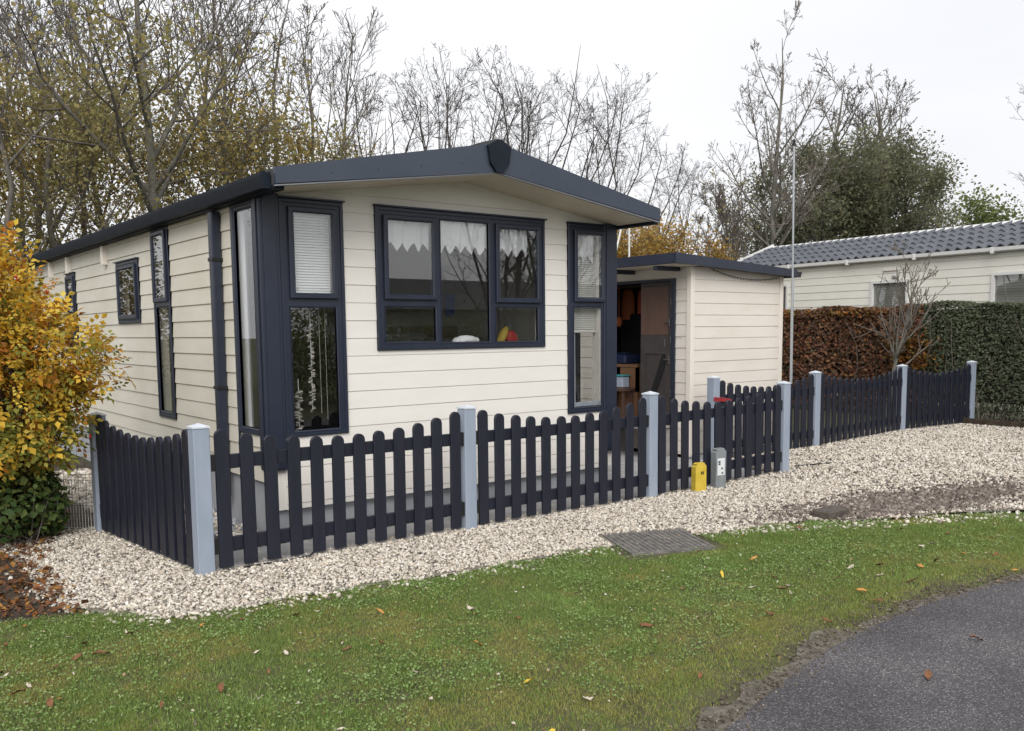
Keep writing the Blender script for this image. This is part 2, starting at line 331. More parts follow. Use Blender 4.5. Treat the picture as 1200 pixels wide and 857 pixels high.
def verge_d(P): # distance above the road edge
    e = np.array(densify(ROAD_EDGE, .1)[:-200]); return P[:, 1]-np.interp(P[:, 0], np.array(ROAD_EDGE)[:, 0], np.array(ROAD_EDGE)[:, 1])
P = scatter(LAWN_J, 25500, 31); g0 = np.random.default_rng(32)
vd = verge_d(P); P = P[g0.random(len(P)) < np.clip((vd-.03)/.34+.8*(patch(P, 6.3, 1.9)-.5), 0, 1)]; 
manh = [(2.10, -1.67), (2.75, -1.93), (2.53, -2.50), (1.86, -2.28)]
P = P[~inpoly(P, [(2.0, -1.6), (2.85, -1.9), (2.58, -2.58), (1.72, -2.36)])]
k1 = .6*patch(P, 1.6, .4)+.4*patch(P, 8.0, 1.4)+.25*(g0.random(len(P))-.5); k2 = verge_d(P)
moss = (k1 > .60) | (g0.random(len(P)) > np.clip(k2/1.6+.2, 0, 1))
BL3 = island_mat('pale_grass_blades', [(.14, .24, .05), (.21, .33, .08), (.30, .41, .13), (.165, .27, .06)], .7, .25)
BL1 = island_mat('grass_blades', [(.075, .12, .022), (.15, .235, .048), (.25, .335, .085), (.105, .17, .035), (.35, .385, .15)], .7, .25)
BL2 = island_mat('moss_blades', [(.17, .185, .045), (.31, .325, .07), (.38, .355, .11), (.19, .225, .055), (.34, .29, .15)], .8, .25)
k3 = .75*patch(P, 2.6, 3.1)+.6*patch(P, 9.3, .7)+.4*(g0.random(len(P))-.5); pale = ~moss & (k3 > 1.02)
bald = (patch(P, 3.3, 5.2)+.4*patch(P, 11, 2.1)+.5*g0.random(len(P))-.25 > 1.02-.30*np.clip(1-k2/1.1, 0, 1))   # thin worn spots, more of them by the road
keep = ~bald | (g0.random(len(P)) < .3)
for nm_, sel, hh, mt_, sd in (('lawn_grass', ~moss & ~pale, .021, BL1, 33), ('pale_grass', pale, .026, BL3, 35), ('mossy_grass', moss, .0145, BL2, 34)):
    V, F = blades(P[sel & keep], hh, .0040, sd, 1.0); stuff(link(nm_, np_mesh(nm_, V, F, mt_)))
VC = scatter([(x, y+d_) for d_, seq in ((-.10, 1), (.22, -1)) for x, y in dn[::seq] if -2 < x < 6], 2000, 51)
VC = VC[np.random.default_rng(52).random(len(VC)) < np.exp(-((verge_d(VC)-.06)/.12)**2)]; V, F = stones(VC, .0055, 53, .012); stuff(link('verge_grit', np_mesh('verge_grit', V, F, island_mat('grit', [(.055, .042, .03), (.14, .115, .09), (.085, .068, .05), (.24, .21, .18)], .9))))
# clover and plantain leaves in patches
def leaf_quads(C, L_, Wd, seed, tilt=.5, nrm=None, fold=.0):
    """diamond leaves (2 tris sharing a midrib); nrm: mean facing direction per leaf"""
    g = np.random.default_rng(seed); n = len(C)
    if nrm is None: nrm = np.tile([0, 0, 1.], (n, 1))
    nn = nrm + tilt*g.normal(size=(n, 3)); nn /= np.linalg.norm(nn, axis=1, keepdims=True)
    d = np.cross(nn, g.normal(size=(n, 3))); d /= np.linalg.norm(d, axis=1, keepdims=True); s = np.cross(nn, d)
    k = (.6+.8*g.random(n))[:, None]; l = L_*k; w = Wd*k*(.8+.4*g.random(n)[:, None])
    mid = C+d*l*.05
    V = np.stack([C-d*l/2, mid+s*w/2+nn*w*fold, C+d*l/2, mid-s*w/2+nn*w*fold], 1).reshape(-1, 3)
    i = 4*np.arange(n)[:, None]; F = np.concatenate([i+[0, 1, 2], i+[0, 2, 3]], 1).reshape(-1, 3)
    return V, F
Q = scatter(LAWN_J, 7000, 35); Q = Q[(patch(Q, 2.2, 2.2)+.3*patch(Q, 7.1, 1.2)+1.0*(np.random.default_rng(1).random(len(Q))-.5) > .93) & (verge_d(Q) > .5) & ~inpoly(Q, manh)]
V, F = leaf_quads(np.column_stack([Q, .018+.012*np.random.default_rng(2).random(len(Q))]), .013, .0105, 36, .5)
stuff(link('clover', np_mesh('clover', V, F, island_mat('clover_leaf', [(.13, .22, .055), (.20, .30, .09), (.28, .37, .15), (.15, .24, .06)], .6, .25))))
Q = scatter(LAWN_J, 26, 61); V, F = leaf_quads(np.column_stack([Q, np.full(len(Q), .024)]), .017, .011, 62, .5, fold=.2)
stuff(link('leaf_crumbs', np_mesh('leaf_crumbs', V, F, island_mat('leaf_crumb', [(.16, .07, .03), (.45, .38, .30), (.24, .13, .05), (.6, .56, .5), (.10, .06, .035)], .8))))
# leaf litter under the rose bush
Q = scatter(densify([(-4, 3), (-4, -.95), (-2.1, -1.0), (-1.62, -1.12), (-1.6, -.4), (-1.62, .4), (-1.35, 1.2), (-1, 2.4)], .1, .05), 560, 37)
V, F = leaf_quads(np.column_stack([Q, .014+.03*np.random.default_rng(2).random(len(Q))]), .048, .03, 38, .45, fold=.2)
stuff(link('leaf_litter', np_mesh('leaf_litter', V, F, island_mat('litter', [(.10, .035, .012), (.22, .085, .02), (.07, .03, .015), (.30, .15, .03), (.13, .06, .03), (.05, .028, .018)], .8))))

# ------------------------------------------------------------------ walls, boards, windows
def wallmap(axis, pos, sign):
    """(s along the wall, n outward, z) -> world"""
    if axis == 'y': return lambda p: (p[0], pos + sign*p[1], p[2])
    return lambda p: (pos + sign*p[1], p[0], p[2])
def grid_solid(s_, z_, solid, n0, n1):
    mb = MB(); ns, nz = len(s_)-1, len(z_)-1
    V = [(s, n, z) for n in (n0, n1) for z in z_ for s in s_]; A = (ns+1)*(nz+1); F = []
    ix = lambda i, k, l: l*A + k*(ns+1) + i
    ok = lambda i, k: 0 <= i < ns and 0 <= k < nz and solid[i][k]
    for i in range(ns):
        for k in range(nz):
            if not ok(i, k): continue
            for l in (0, 1): F.append((ix(i, k, l), ix(i+1, k, l), ix(i+1, k+1, l), ix(i, k+1, l)))
            if not ok(i-1, k): F.append((ix(i, k, 0), ix(i, k+1, 0), ix(i, k+1, 1), ix(i, k, 1)))
            if not ok(i+1, k): F.append((ix(i+1, k, 0), ix(i+1, k+1, 0), ix(i+1, k+1, 1), ix(i+1, k, 1)))
            if not ok(i, k-1): F.append((ix(i, k, 0), ix(i+1, k, 0), ix(i+1, k, 1), ix(i, k, 1)))
            if not ok(i, k+1): F.append((ix(i, k+1, 0), ix(i+1, k+1, 0), ix(i+1, k+1, 1), ix(i, k+1, 1)))
    return mb.add(V, F)
def holed(s0, s1, z0, z1, holes, n0, n1):
    s_ = sorted({s0, s1, *[min(max(h[i], s0), s1) for h in holes for i in (0, 1)]}); z_ = sorted({z0, z1, *[min(max(h[i], z0), z1) for h in holes for i in (2, 3)]})
    sol = [[not any(h[0]-1e-6 < (a+b)/2 < h[1]+1e-6 and h[2]-1e-6 < (c+d)/2 < h[3]+1e-6 for h in holes) for c, d in zip(z_, z_[1:])] for a, b in zip(s_, s_[1:])]
    return grid_solid(s_, z_, sol, n0, n1)
def boards(parent, mp_, mt, s0, s1, zb, zt, line, pitch, holes, smax=None, n0=.002, k_=1.0):
    """shiplap boards, one object per uninterrupted length; line = a z where two boards meet"""
    prof = lambda z, a: n0 + (.006 if z-a < .003 else (.006+(.003+.012*k_)*(z-a-.003)/.006 if z-a < .009 else .009+.012*k_-.011*k_*(z-a-.009)/(pitch-.009)))
    k0 = math.floor((zb-line)/pitch)
    for k in range(k0, 200):
        a = line + k*pitch; b = a+pitch
        if a >= zt-.01: break
        lo, hi = max(a, zb), min(b, zt)
        e0, e1 = (s0, s1) if smax is None else smax(a, b)
        if e1-e0 < .1: continue
        cuts = sorted({e0, e1, *[min(max(h[i], e0), e1) for h in holes if h[2] < hi and h[3] > lo for i in (0, 1)]})
        run = []; runs = []
        for c, d in zip(cuts, cuts[1:]):
            l, h_ = lo, hi
            for h in holes:
                if h[0]-1e-6 <= c and d <= h[1]+1e-6 and h[2] < h_ and h[3] > l:
                    if h[2] <= l and h[3] >= h_: l = h_
                    elif h[2] > l: h_ = h[2]
                    else: l = h[3]
            if h_-l > .012: run.append((c, d, l, h_))
            elif run: runs.append(run); run = []
        if run: runs.append(run)
        for run in runs:
            mb = MB(); j = rnd.uniform(-.0012, .0012)
            for c, d, l, h_ in run:
                zs = [l] + [z for z in (a+.004, a+.009) if l < z < h_] + [h_]
                pts = [(prof(z, a)+j, z) for z in zs] + [(0, h_), (0, l)]
                g_ = .0015
                mb.prism(pts, 'x', c+(g_ if c == run[0][0] else 0), d-(g_ if d == run[-1][1] else 0))
            mb.mapped(mp_); obj('board', mb, mt, parent)
def ring(s0, s1, z0, z1, prof):
    """mitred frame swept round a rectangle; prof = [(inset, n)...]"""
    V = []; k = len(prof)
    for d, n in prof: V += [(s0+d, n, z0+d), (s1-d, n, z0+d), (s1-d, n, z1-d), (s0+d, n, z1-d)]
    F = []
    for i in range(k-1):
        for j in range(4): F.append((4*i+j, 4*i+(j+1) % 4, 4*(i+1)+(j+1) % 4, 4*(i+1)+j))
    return MB().add(V, F)
def window(parent, mp_, r, panes, fm=NAVY, proud=.035, drip=True, inner=None, glass=GLASS, label=None):
    """r outer rect; panes = [(rect, sash?)] -> frame part with pane / sash / drip_edge sub-parts"""
    ins = lambda q, d: (q[0]-d, q[1]+d, q[2]-d, q[3]+d)
    w = obj('window', holed(*r, [p for p, _ in panes], proud-.034, proud-.008).mapped(mp_), fm, parent)
    if label: w['label'] = label
    o = ring(*r, [(0, 0), (0, proud-.004), (.006, proud), (.030, proud), (.034, proud-.0081)]).mapped(mp_); obj('outer_frame', o, fm, w)
    for p, s in panes:
        pn = proud+.001 if s else proud-.026
        if s:
            q = ins(p, .046); obj('sash', ring(*q, [(0, proud-.009), (0, proud+.016), (.006, proud+.022), (.034, proud+.022), (.046, proud+.012), (.046, proud-.01)]).mapped(mp_), fm, w)
        else:
            q = ins(p, .012); obj('bead', ring(*q, [(0, proud-.009), (.001, proud-.002), (.012, proud-.010), (.012, proud-.03)]).mapped(mp_), BLACKP if s is None else fm, w)
        mb = MB(); mb.box(p[0]-.004, p[1]+.004, pn, pn+.006, p[2]-.004, p[3]+.004); obj('pane', mb.mapped(mp_), glass, w)
    if drip: obj('drip_edge', MB().box(r[0]-.012, r[1]+.012, .0, proud+.02, r[3]+.001, r[3]+.014).mapped(mp_), fm, w)
    return w

# ================================================================== the chalet
WID, DEP = 3.87, 9.2
ch = thing('chalet', 'cream clad chalet with navy window frames and a shallow gable roof behind the picket fence', 'house', (1.935, 0, 0))
FM = wallmap('y', 0, -1); LM = wallmap('x', 0, -1); RM = wallmap('x', WID, 1)
und = lambda s: 2.775 + .1425*min(s, WID-s)           # underside of the roof above the front wall
wL, wM, wR = (.135, .705, .832, 2.752), (1.008, 2.899, 1.522, 2.753), (3.203, 3.69, .832, 2.749)
inset = lambda r, d=.02: (r[0]+d, r[1]-d, r[2]+d, r[3]-d)
fh = [inset(wL), inset(wM), inset(wR)]
mb = holed(.03, WID-.03, .235, 2.77, [inset(r, .03) for r in (wL, wM, wR)], -.09, 0).mapped(FM)
mb.prism([(.03, 2.7701), (WID-.03, 2.7701), (WID-.03, 2.80), (WID/2, 3.07), (.03, 2.80)], 'y', .09, 0)
fwall = obj('front_wall', mb, CREAM, ch)
def gable(a, b):
    if b < 2.80: return (.13, WID-.13)
    x = max(.13, (b-2.905)/.194 + .02); return (x, WID-x)
boards(fwall, FM, CREAM, .13, WID-.13, .235, 3.06, 2.674, .15, fh, gable, k_=.38)
sT, sS, sF, sC = (2.22, 2.745, .832, 2.752), (3.25, 4.108, 1.806, 2.49), (6.11, 6.6, 1.5, 2.50), (.07, .545, .85, 2.745)
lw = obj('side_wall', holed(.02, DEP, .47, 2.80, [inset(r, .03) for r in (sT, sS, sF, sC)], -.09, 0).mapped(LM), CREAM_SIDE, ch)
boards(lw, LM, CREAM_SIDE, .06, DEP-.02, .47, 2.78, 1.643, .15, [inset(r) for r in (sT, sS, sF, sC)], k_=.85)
rC = (.07, .60, .80, 2.70)
obj('side_wall', holed(.02, DEP, .47, 2.80, [rC], -.09, 0).mapped(RM), CREAM, ch)
obj('back_wall', MB().box(.09, WID-.09, DEP-.09, DEP, .3, 2.9), CREAM, ch)
# room inside
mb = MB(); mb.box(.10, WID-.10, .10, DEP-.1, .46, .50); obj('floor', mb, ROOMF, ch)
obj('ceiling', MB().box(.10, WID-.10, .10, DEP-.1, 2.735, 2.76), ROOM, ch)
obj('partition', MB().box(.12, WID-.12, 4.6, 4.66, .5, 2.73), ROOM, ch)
# plinth
obj('skirt', MB().box(.06, WID-.06, .035, .06, 0, .235), SKIRT, ch)
mb = MB()
for k in range(7): mb.box(.012, .04, .06+k*1.3, .06+k*1.3+1.29, 0, .47)
obj('skirt', mb, SKIRT, ch)
# corner posts
for x0, x1, zb in ((-.035, .136, .57), (3.69, WID+.01, .40)):
    mb = MB().box(x0, x1, -.045, .10, zb, 2.775, .006); mb.box(x0+.03, x1-.03, -.054, -.0445, zb+.02, 2.77, .003)
    if x0 < 0: mb.box(-.046, -.0345, 0.0, .065, zb+.02, 2.74, .003)
    obj('corner_post', mb, NAVY, ch)
window(ch, FM, wL, [((.257, .588, 2.005, 2.643), True), ((.215, .617, .882, 1.884), False)])
window(ch, FM, wM, [((1.125, 1.573, 2.008, 2.641), True), ((1.677, 2.21, 1.586, 2.676), False), ((2.332, 2.789, 1.994, 2.640), True), ((1.092, 1.607, 1.596, 1.897), False), ((2.293, 2.803, 1.584, 1.901), False)])
wr_ = window(ch, FM, wR, [((3.324, 3.658, 2.014, 2.645), True), ((3.286, 3.683, .893, 1.914), False)], drip=True)
obj('pane_strip', MB().box(3.287, 3.318, -.010, .004, .895, 1.64, .002).box(3.3185, 3.682, -.010, .004, .895, .94, .002).mapped(FM), INNER, wr_)  # pale blue-grey strips along the left and bottom edges of the pane
window(ch, LM, sC, [((.105, .475, .905, 2.68), False)])
window(ch, LM, sT, [((2.31, 2.655, 2.05, 2.66), True), ((2.29, 2.675, .90, 1.95), False)])
window(ch, LM, sS, [((3.36, 3.99, 1.90, 2.40), True)])
window(ch, LM, sF, [((6.2, 6.52, 1.58, 2.42), True)])
window(ch, RM, rC, [((.12, .55, .86, 2.62), False)], drip=False)
# roof: two pitched slabs, tapered barge boards, ridge cap, soffit, gutters
YO = -.545
def roof_slab(sx):
    X = lambda s: s if sx < 0 else WID-s
    top = lambda s: 2.872 + .194*(s+.1); bot = lambda s: und(s)+.004
    mb = MB(); pts = [(X(-.10), bot(-.1)), (X(WID/2), bot(WID/2)), (X(WID/2), top(WID/2)), (X(-.10), top(-.1))]
    return mb.prism(pts, 'y', YO+.03, DEP+.25)
for sx in (-1, 1):
    X = (lambda s: s) if sx < 0 else (lambda s: WID-s)
    rf = obj('roof', roof_slab(sx), ROOF, ch)
    rib = MB()
    for k in range(46):
        y = YO+.1+k*.21
        rib.prism([(X(-.115), 2.862), (X(WID/2), 3.256), (X(WID/2), 3.276), (X(-.115), 2.884)], 'y', y, y+.05)
    obj('ribs', rib, ROOF, rf)
    mb = MB().prism([(X(-.02), und(-.02)-.012), (X(WID/2), und(WID/2)-.012), (X(WID/2), und(WID/2)+.003), (X(-.02), und(-.02)+.003)], 'y', YO+.028, -.002)
    obj('soffit', mb, SOFFIT, ch)
    mb = MB().prism([(X(-.105), 2.768), (X(WID/2-.002), 3.047), (X(WID/2-.002), 3.295), (X(-.105), 2.888)], 'y', YO-.012, YO+.027)
    bb = obj('barge_board', mb, NAVY_BARGE, ch)
    mb = MB().prism([(X(-.105), 2.752), (X(WID/2-.002), 3.037), (X(WID/2-.002), 3.0465), (X(-.105), 2.7615)], 'y', YO-.004, YO+.03)
    obj('barge_trim', mb, plain('pale_trim_strip', (.25, .26, .29), .4), bb)
    nm_ = MB()
    for s in (.35, .75, 1.15, 1.55):
        nm_.sphere((X(s), YO-.013, 2.83+.165*s), (.006, .004, .006), 6, 4)
    obj('nails', nm_, BLACKP, bb)
    # gutter: box section with a lip, end piece at the front
    gx = lambda a: a if sx < 0 else WID-a
    gp = [(-.108, 2.845), (-.108, 2.756), (-.120, 2.742), (-.160, 2.746), (-.172, 2.80), (-.178, 2.835), (-.178, 2.858), (-.165, 2.858), (-.158, 2.768), (-.120, 2.760), (-.120, 2.845)]
    mb = MB().prism([(gx(a), z) for a, z in gp], 'y', YO+.09, DEP+.2)
    gt = obj('gutter', mb, NAVY_GUTTER, ch)
    obj('gutter_end', MB().prism([(gx(a), z) for a, z in [(-.107, 2.85), (-.107, 2.752), (-.120, 2.737), (-.164, 2.741), (-.184, 2.835), (-.184, 2.864)]], 'y', YO+.075, YO+.089), NAVY_GUTTER, gt)
    obj('eave_board', MB().box(gx(-.105), gx(-.015), YO+.05, DEP+.2, 2.735, 2.765), NAVY_GUTTER, ch)
mb = MB(); c = WID/2
mb.prism([(c-.125, 3.258), (c-.10, 3.115), (c-.035, 3.04), (c+.035, 3.04), (c+.10, 3.115), (c+.125, 3.258), (c+.02, 3.318), (c-.02, 3.318)], 'y', YO-.04, YO-.0125)
obj('ridge_cap', mb, NAVY_GUTTER, ch)
obj('ridge_tile', MB().prism([(c-.16, 3.262), (c, 3.30), (c+.16, 3.262), (c+.16, 3.285), (c, 3.33), (c-.16, 3.285)], 'y', YO-.0, DEP+.25), ROOF, ch)
# downpipe with clips
dp = obj('downpipe', MB().box(-.105, -.024, .80, .895, .25, 2.72, .01), NAVY, ch)
for z in (1.2, 2.3): obj('pipe_clip', MB().box(-.111, -.018, .79, .905, z, z+.03, .003), BLACKP, dp)
for y in (4.50, 6.32, 7.4): obj('eave_bracket', MB().box(-.075, -.012, y, y+.075, 2.50, 2.72, .004), CREAM_TRIM, ch)
obj('corner_trim', MB().box(-.03, 0.0, .545, .57, .47, 2.74), NAVY, ch)

# blinds, curtains and things behind the glass
def blind(label, s0, s1, z0, z1, n, mt, mp_=FM, pitch=.022):
    t = thing('window_blind', label, 'blind', mp_(((s0+s1)/2, -n, z0)))
    mb = MB(); z = z1-.04
    while z > z0+.02:
        mb.add([(s0, -n+.007, z-.0100), (s1, -n+.007, z-.0100), (s1, -n-.007, z+.0102), (s0, -n-.007, z+.0102)], [(0, 1, 2, 3)]); z -= pitch
    stuff(obj('slats', mb.mapped(mp_), mt, t))
    obj('head_rail', MB().box(s0, s1, -n-.02, -n+.02, z1-.035, z1, .003).mapped(mp_), mt, t)
    obj('bottom_rail', MB().box(s0, s1, -n-.012, -n+.012, z0, z0+.018, .003).mapped(mp_), mt, t)
    for s in (s0+.07, s1-.07):
        obj('cord', MB().box(s-.0015, s+.0015, -n-.0115, -n-.010, z0, z1).mapped(mp_), mt, t)
    return t
b_ = blind('white slatted blind half lowered in the tall front window left of the wide window', .172, .668, 1.975, 2.715, .030, BLIND)
for s, z in ((.52, 1.0), (.575, .95)): obj('pull_cord', MB().tube([(s, .10, 2.0), (s+.003, .10, z)], .0017, 5), BLINDG, b_)
blind('grey slatted blind lowered in the narrow front window beside the shed', 3.238, 3.652, 1.655, 2.712, .050, BLINDG)
def valance(label, s0, s1, ztop, zb, amp, n, seed, pitch=.112):
    """lace strip hanging in soft folds with a zigzag hem"""
    k = int((s1-s0)/.014); V = []; F = []; rows = 6
    for i in range(k+1):
        s = s0+(s1-s0)*i/k; ph = ((s-s0)/pitch) % 1; hem = zb + amp*abs(ph-.5)*2*1.0
        dpt = n + .012*math.sin(s*38+seed)+.006*math.sin(s*91)
        for r in range(rows): V.append((s, -dpt - .004*r, ztop+(hem-ztop)*r/(rows-1)))
    for i in range(k):
        for r in range(rows-1): F.append((i*rows+r, (i+1)*rows+r, (i+1)*rows+r+1, i*rows+r+1))
    o = link('lace_valance', MB().add(V, F).mapped(FM).me('lace_valance', LACE, True))
    return tag(o, label, 'curtain', 'lace valances behind the front windows')
valance('white zigzag lace valance behind the upper left pane of the wide window', 1.09, 1.585, 2.70, 2.385, .085, .022, 0)
valance('white zigzag lace valance behind the middle pane of the wide window', 1.66, 2.24, 2.70, 2.385, .085, .022, 2)
valance('white zigzag lace valance behind the upper right pane of the wide window', 2.32, 2.73, 2.70, 2.385, .085, .022, 4)
valance('white lace valance in the narrow front window beside the shed', 3.30, 3.58, 2.67, 2.36, .085, .012, 1)
def drape(label, y0, y1, x, z0, z1):
    V = []; F = []; k = 24
    for i in range(k+1):
        y = y0+(y1-y0)*i/k; V += [(x+.02*math.sin(i*1.5), y, z) for z in (z0, z1)]
    for i in range(k): F.append((2*i, 2*i+2, 2*i+3, 2*i+1))
    return tag(link('curtain', MB().add(V, F).me('curtain', LACE, True)), label, 'curtain')
drape('pale gathered curtain down the back edge of the corner side window', .47, .545, .05, .86, 2.72)
drape('pale narrow curtain behind the tall window in the long side wall', 2.46, 2.64, .13, .86, 2.0)
# string of shells and a second shorter ornament
g_ = random.Random(3)
def shell_string(label, x, y, z0, z1, w, n):
    t = thing('shell_string', label, 'ornament', (x, y, z0))
    obj('cord', MB().tube([(x, y, z1+.1), (x, y, z0)], .003, 5), BLIND, t)
    mb = MB()
    for k in range(n):
        z = z0+(z1-z0)*k/n; r = w*g_.uniform(.5, 1); a = g_.uniform(0, 6.3)
        mb.sphere((x+math.cos(a)*w*.5, y+math.sin(a)*w*.4, z), (r*.7, r*.6, r*.32), 6, 4)
    stuff(obj('shells', mb, SHELL, t, True)); return t
shell_string('long string of white shells hanging in the tall corner window', .455, .13, 1.02, 1.76, .032, 60)
shell_string('short dried ornament bunch standing low in the tall corner window', .325, .12, .87, 1.20, .038, 44)
# things on the sill of the wide window
def tagm(name, mb, mt, label, cat, smooth=False, group=None): return tag(link(name, mb.me(name, mt, smooth)), label, cat, group)
mb = MB()
for k in range(9): mb.sphere((1.98+.028*k, .20+.02*math.sin(k*2), 1.585+.012*math.sin(k*1.7)), (.035, .05, .03), 8, 5)
mb.sphere((2.10, .2, 1.60), (.13, .07, .045), 10, 6); tagm('folded_cloth', mb, LACE, 'crumpled white cloth lying on the sill of the wide window', 'cloth', True)
def cushion(name, c, r, mt, label, rx=0):
    mb = MB().sphere((0, 0, 0), r, 12, 8); mb.mapped(lambda p: (c[0]+p[0]*math.cos(rx)-p[2]*math.sin(rx), c[1]+p[1], c[2]+p[0]*math.sin(rx)+p[2]*math.cos(rx)))
    return tagm(name, mb, mt, label, 'cushion', True)
cushion('cushion', (2.585, .26, 1.63), (.04, .05, .11), plain('yellow_cloth', (.45, .33, .05)), 'yellow cushion leaning on the window sill beside the red one', -.5)
cushion('cushion', (2.74, .32, 1.60), (.08, .05, .09), plain('red_cloth', (.42, .035, .03)), 'bright red cushion leaning on the sill at the right', .5)
mb = MB().box(1.05, 1.75, .35, .75, 1.0, 1.67, .03); tagm('sofa', mb.box(1.75, 2.9, .62, .8, .5, 1.62, .03), plain('dark_sofa', (.02, .02, .024)), 'dark sofa back standing just inside the wide window', 'sofa')
mb = MB().box(2.50, 2.62, 1.4, 1.43, 1.93, 2.10, .005); tagm('picture', mb, plain('red_print', (.30, .03, .05)), 'small red picture seen through the lower right pane', 'picture')
mb = MB().box(2.68, 2.80, 1.4, 1.43, 1.85, 2.1, .005); tagm('picture', mb, plain('blue_print', (.03, .06, .22)), 'small blue picture seen through the lower right pane', 'picture')
mb = MB().box(2.7, 3.4, 2.2, 2.7, .5, 1.75, .01); tagm('cabinet', mb, BROWNW, 'brown cabinet standing in the dim room behind the right pane', 'cabinet')

# ================================================================== the shed
SX0, SX1, SY0, SY1 = 6.02, 7.90, .80, 4.6
sh = thing('shed', 'cream clad garden shed with flat navy roof and its door standing by the chalet', 'shed', ((SX0+SX1)/2, SY0, 0))
SF = wallmap('y', SY0, -1); SL = wallmap('x', SX0, -1)
DO = (1.04, 2.62, .42, 2.318)
sf = obj('front_wall', holed(SX0+.03, SX1-.03, .06, 2.46, [], -.06, 0).mapped(SF), CREAM_SHED, sh)
boards(sf, SF, CREAM_SHED, SX0+.045, SX1-.045, .06, 2.47, 2.306, .15, [], k_=.45)
sl = obj('left_wall', holed(SY0+.03, SY1, .06, 2.46, [DO], -.06, 0).mapped(SL), CREAM_SHED, sh)
boards(sl, SL, CREAM_SHED, SY0+.045, SY1, .06, 2.47, 2.186, .15, [DO], k_=.5)
obj('corner_trim', MB().box(SX0-.03, SX0+.045, SY0-.03, SY0+.045, .04, 2.47, .004), CREAM_TRIM, sh)
obj('corner_trim', MB().box(SX1-.045, SX1+.03, SY0-.03, SY0+.045, .04, 2.40, .004), CREAM_TRIM, sh)
obj('right_wall', MB().box(SX1-.06, SX1, SY0+.06, SY1, .06, 2.40), CREAM_SHED, sh)
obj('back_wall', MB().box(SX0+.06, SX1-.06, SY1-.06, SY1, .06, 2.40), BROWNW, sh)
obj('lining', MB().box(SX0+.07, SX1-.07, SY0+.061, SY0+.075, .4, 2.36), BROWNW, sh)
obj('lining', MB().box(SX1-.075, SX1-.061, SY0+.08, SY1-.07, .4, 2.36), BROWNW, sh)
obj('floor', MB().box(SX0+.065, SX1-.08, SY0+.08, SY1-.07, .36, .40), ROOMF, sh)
# roof: falls to the right, wide overhang towards the chalet
rx0, rx1, ry0, ry1 = 5.53, 8.02, .62, 4.8
zt = lambda x: 2.615 - .052*(x-rx0)
mb = MB().prism([(rx0+.02, zt(rx0)-.115), (rx1, zt(rx1)-.085), (rx1, zt(rx1)-.012), (rx0+.02, zt(rx0)-.012)], 'y', ry0+.025, ry1)
rf = obj('roof', mb, ROOF, sh)
obj('fascia', MB().prism([(rx0-.0, zt(rx0)-.125), (rx1, zt(rx1)-.10), (rx1, zt(rx1)), (rx0, zt(rx0))], 'y', ry0-.004, ry0+.024), NAVY, sh)
obj('fascia', MB().box(rx0-.005, rx0+.019, ry0+.025, ry1, 2.49, 2.612), NAVY, sh)
obj('soffit', MB().box(rx0+.02, SX0, ry0+.03, ry1, 2.474, 2.485), SOFFIT, sh)
for y in (.95, 1.75, 2.5): obj('rafter_end', MB().box(rx0+.03, SX0-.035, y, y+.07, 2.42, 2.473), NAVY, sh)
mb = MB().prism([(rx1+.002, 2.40), (rx1+.01, 2.385), (rx1+.09, 2.385), (rx1+.12, 2.46), (rx1+.11, 2.465), (rx1+.08, 2.40), (rx1+.02, 2.40), (rx1+.012, 2.46), (rx1+.002, 2.46)], 'y', ry0, ry1)
gt = obj('gutter', mb, BLACKP, sh)
# door leaf shut against the right half of the opening, frame post, lower panel with brace
obj('door_frame', MB().box(SX0-.035, SX0+.05, 1.035, 1.10, .42, 2.335, .004), NAVY, sh)
obj('door_frame', MB().box(SX0-.034, SX0+.05, 1.10, 2.62, 2.30, 2.335, .004), NAVY, sh)
dr = obj('door', MB().box(SX0-.012, SX0+.03, 1.102, 1.66, .43, 2.298, .003), DARKW, sh)
obj('upper_panel', MB().box(SX0-.017, SX0-.0125, 1.17, 1.65, 1.61, 2.24, .002), BROWNW, dr)
obj('lower_panel', holed(1.11, 1.65, .45, 1.57, [(1.20, 1.56, .52, 1.36)], .0125, .022).mapped(SL), DARKW, dr)
mb = MB().prism([(1.205, 1.30), (1.205, 1.22), (1.50, .53), (1.555, .53), (1.555, .60), (1.26, 1.35), (1.215, 1.35)], 'x', SX0-.026, SX0-.013); obj('brace', mb, BLACKP, dr)
for z in (1.28, 1.77): 
    mb = MB().box(SX0-.05, SX0-.035, 1.125, 1.215, z, z+.015, .003); mb.box(SX0-.036, SX0-.0225, 1.125, 1.148, z-.05, z+.06, .003); obj('handle', mb, DSTEEL, dr)
obj('bolt', MB().box(SX0-.04, SX0-.0225, 1.20, 1.22, 1.45, 1.55, .003), DSTEEL, dr)
for z in (.8, 1.5, 2.0): obj('hinge', MB().tube([(SX0-.04, 1.10, z), (SX0-.04, 1.10, z+.09)], .007, 6), DSTEEL, dr)
ho = MB()
for k in range(5): ho.sphere((SX0-.024, .93+.03*k, 1.585+.008*(k % 2)), .008, 6, 4)
obj('hook', ho, STEEL, sh)
# fairy light cord sagging along the shed front
mb = MB(); pts = [(6.35+1.45*i/24, SY0-.045, 2.455-.075*(i/24)-.10*4*(i/24)*(1-i/24)*.75) for i in range(25)]
t = thing('fairy_lights', 'thin dark cord of unlit fairy lights sagging along the shed front', 'string lights', pts[0])
obj('cord', MB().tube(pts, .0045, 5), BLACKP, t)
mb = MB()
for i in range(1, 24): mb.sphere((pts[i][0], pts[i][1], pts[i][2]-.013), (.005, .005, .009), 5, 4)
obj('bulbs', mb, BLACKP, t)
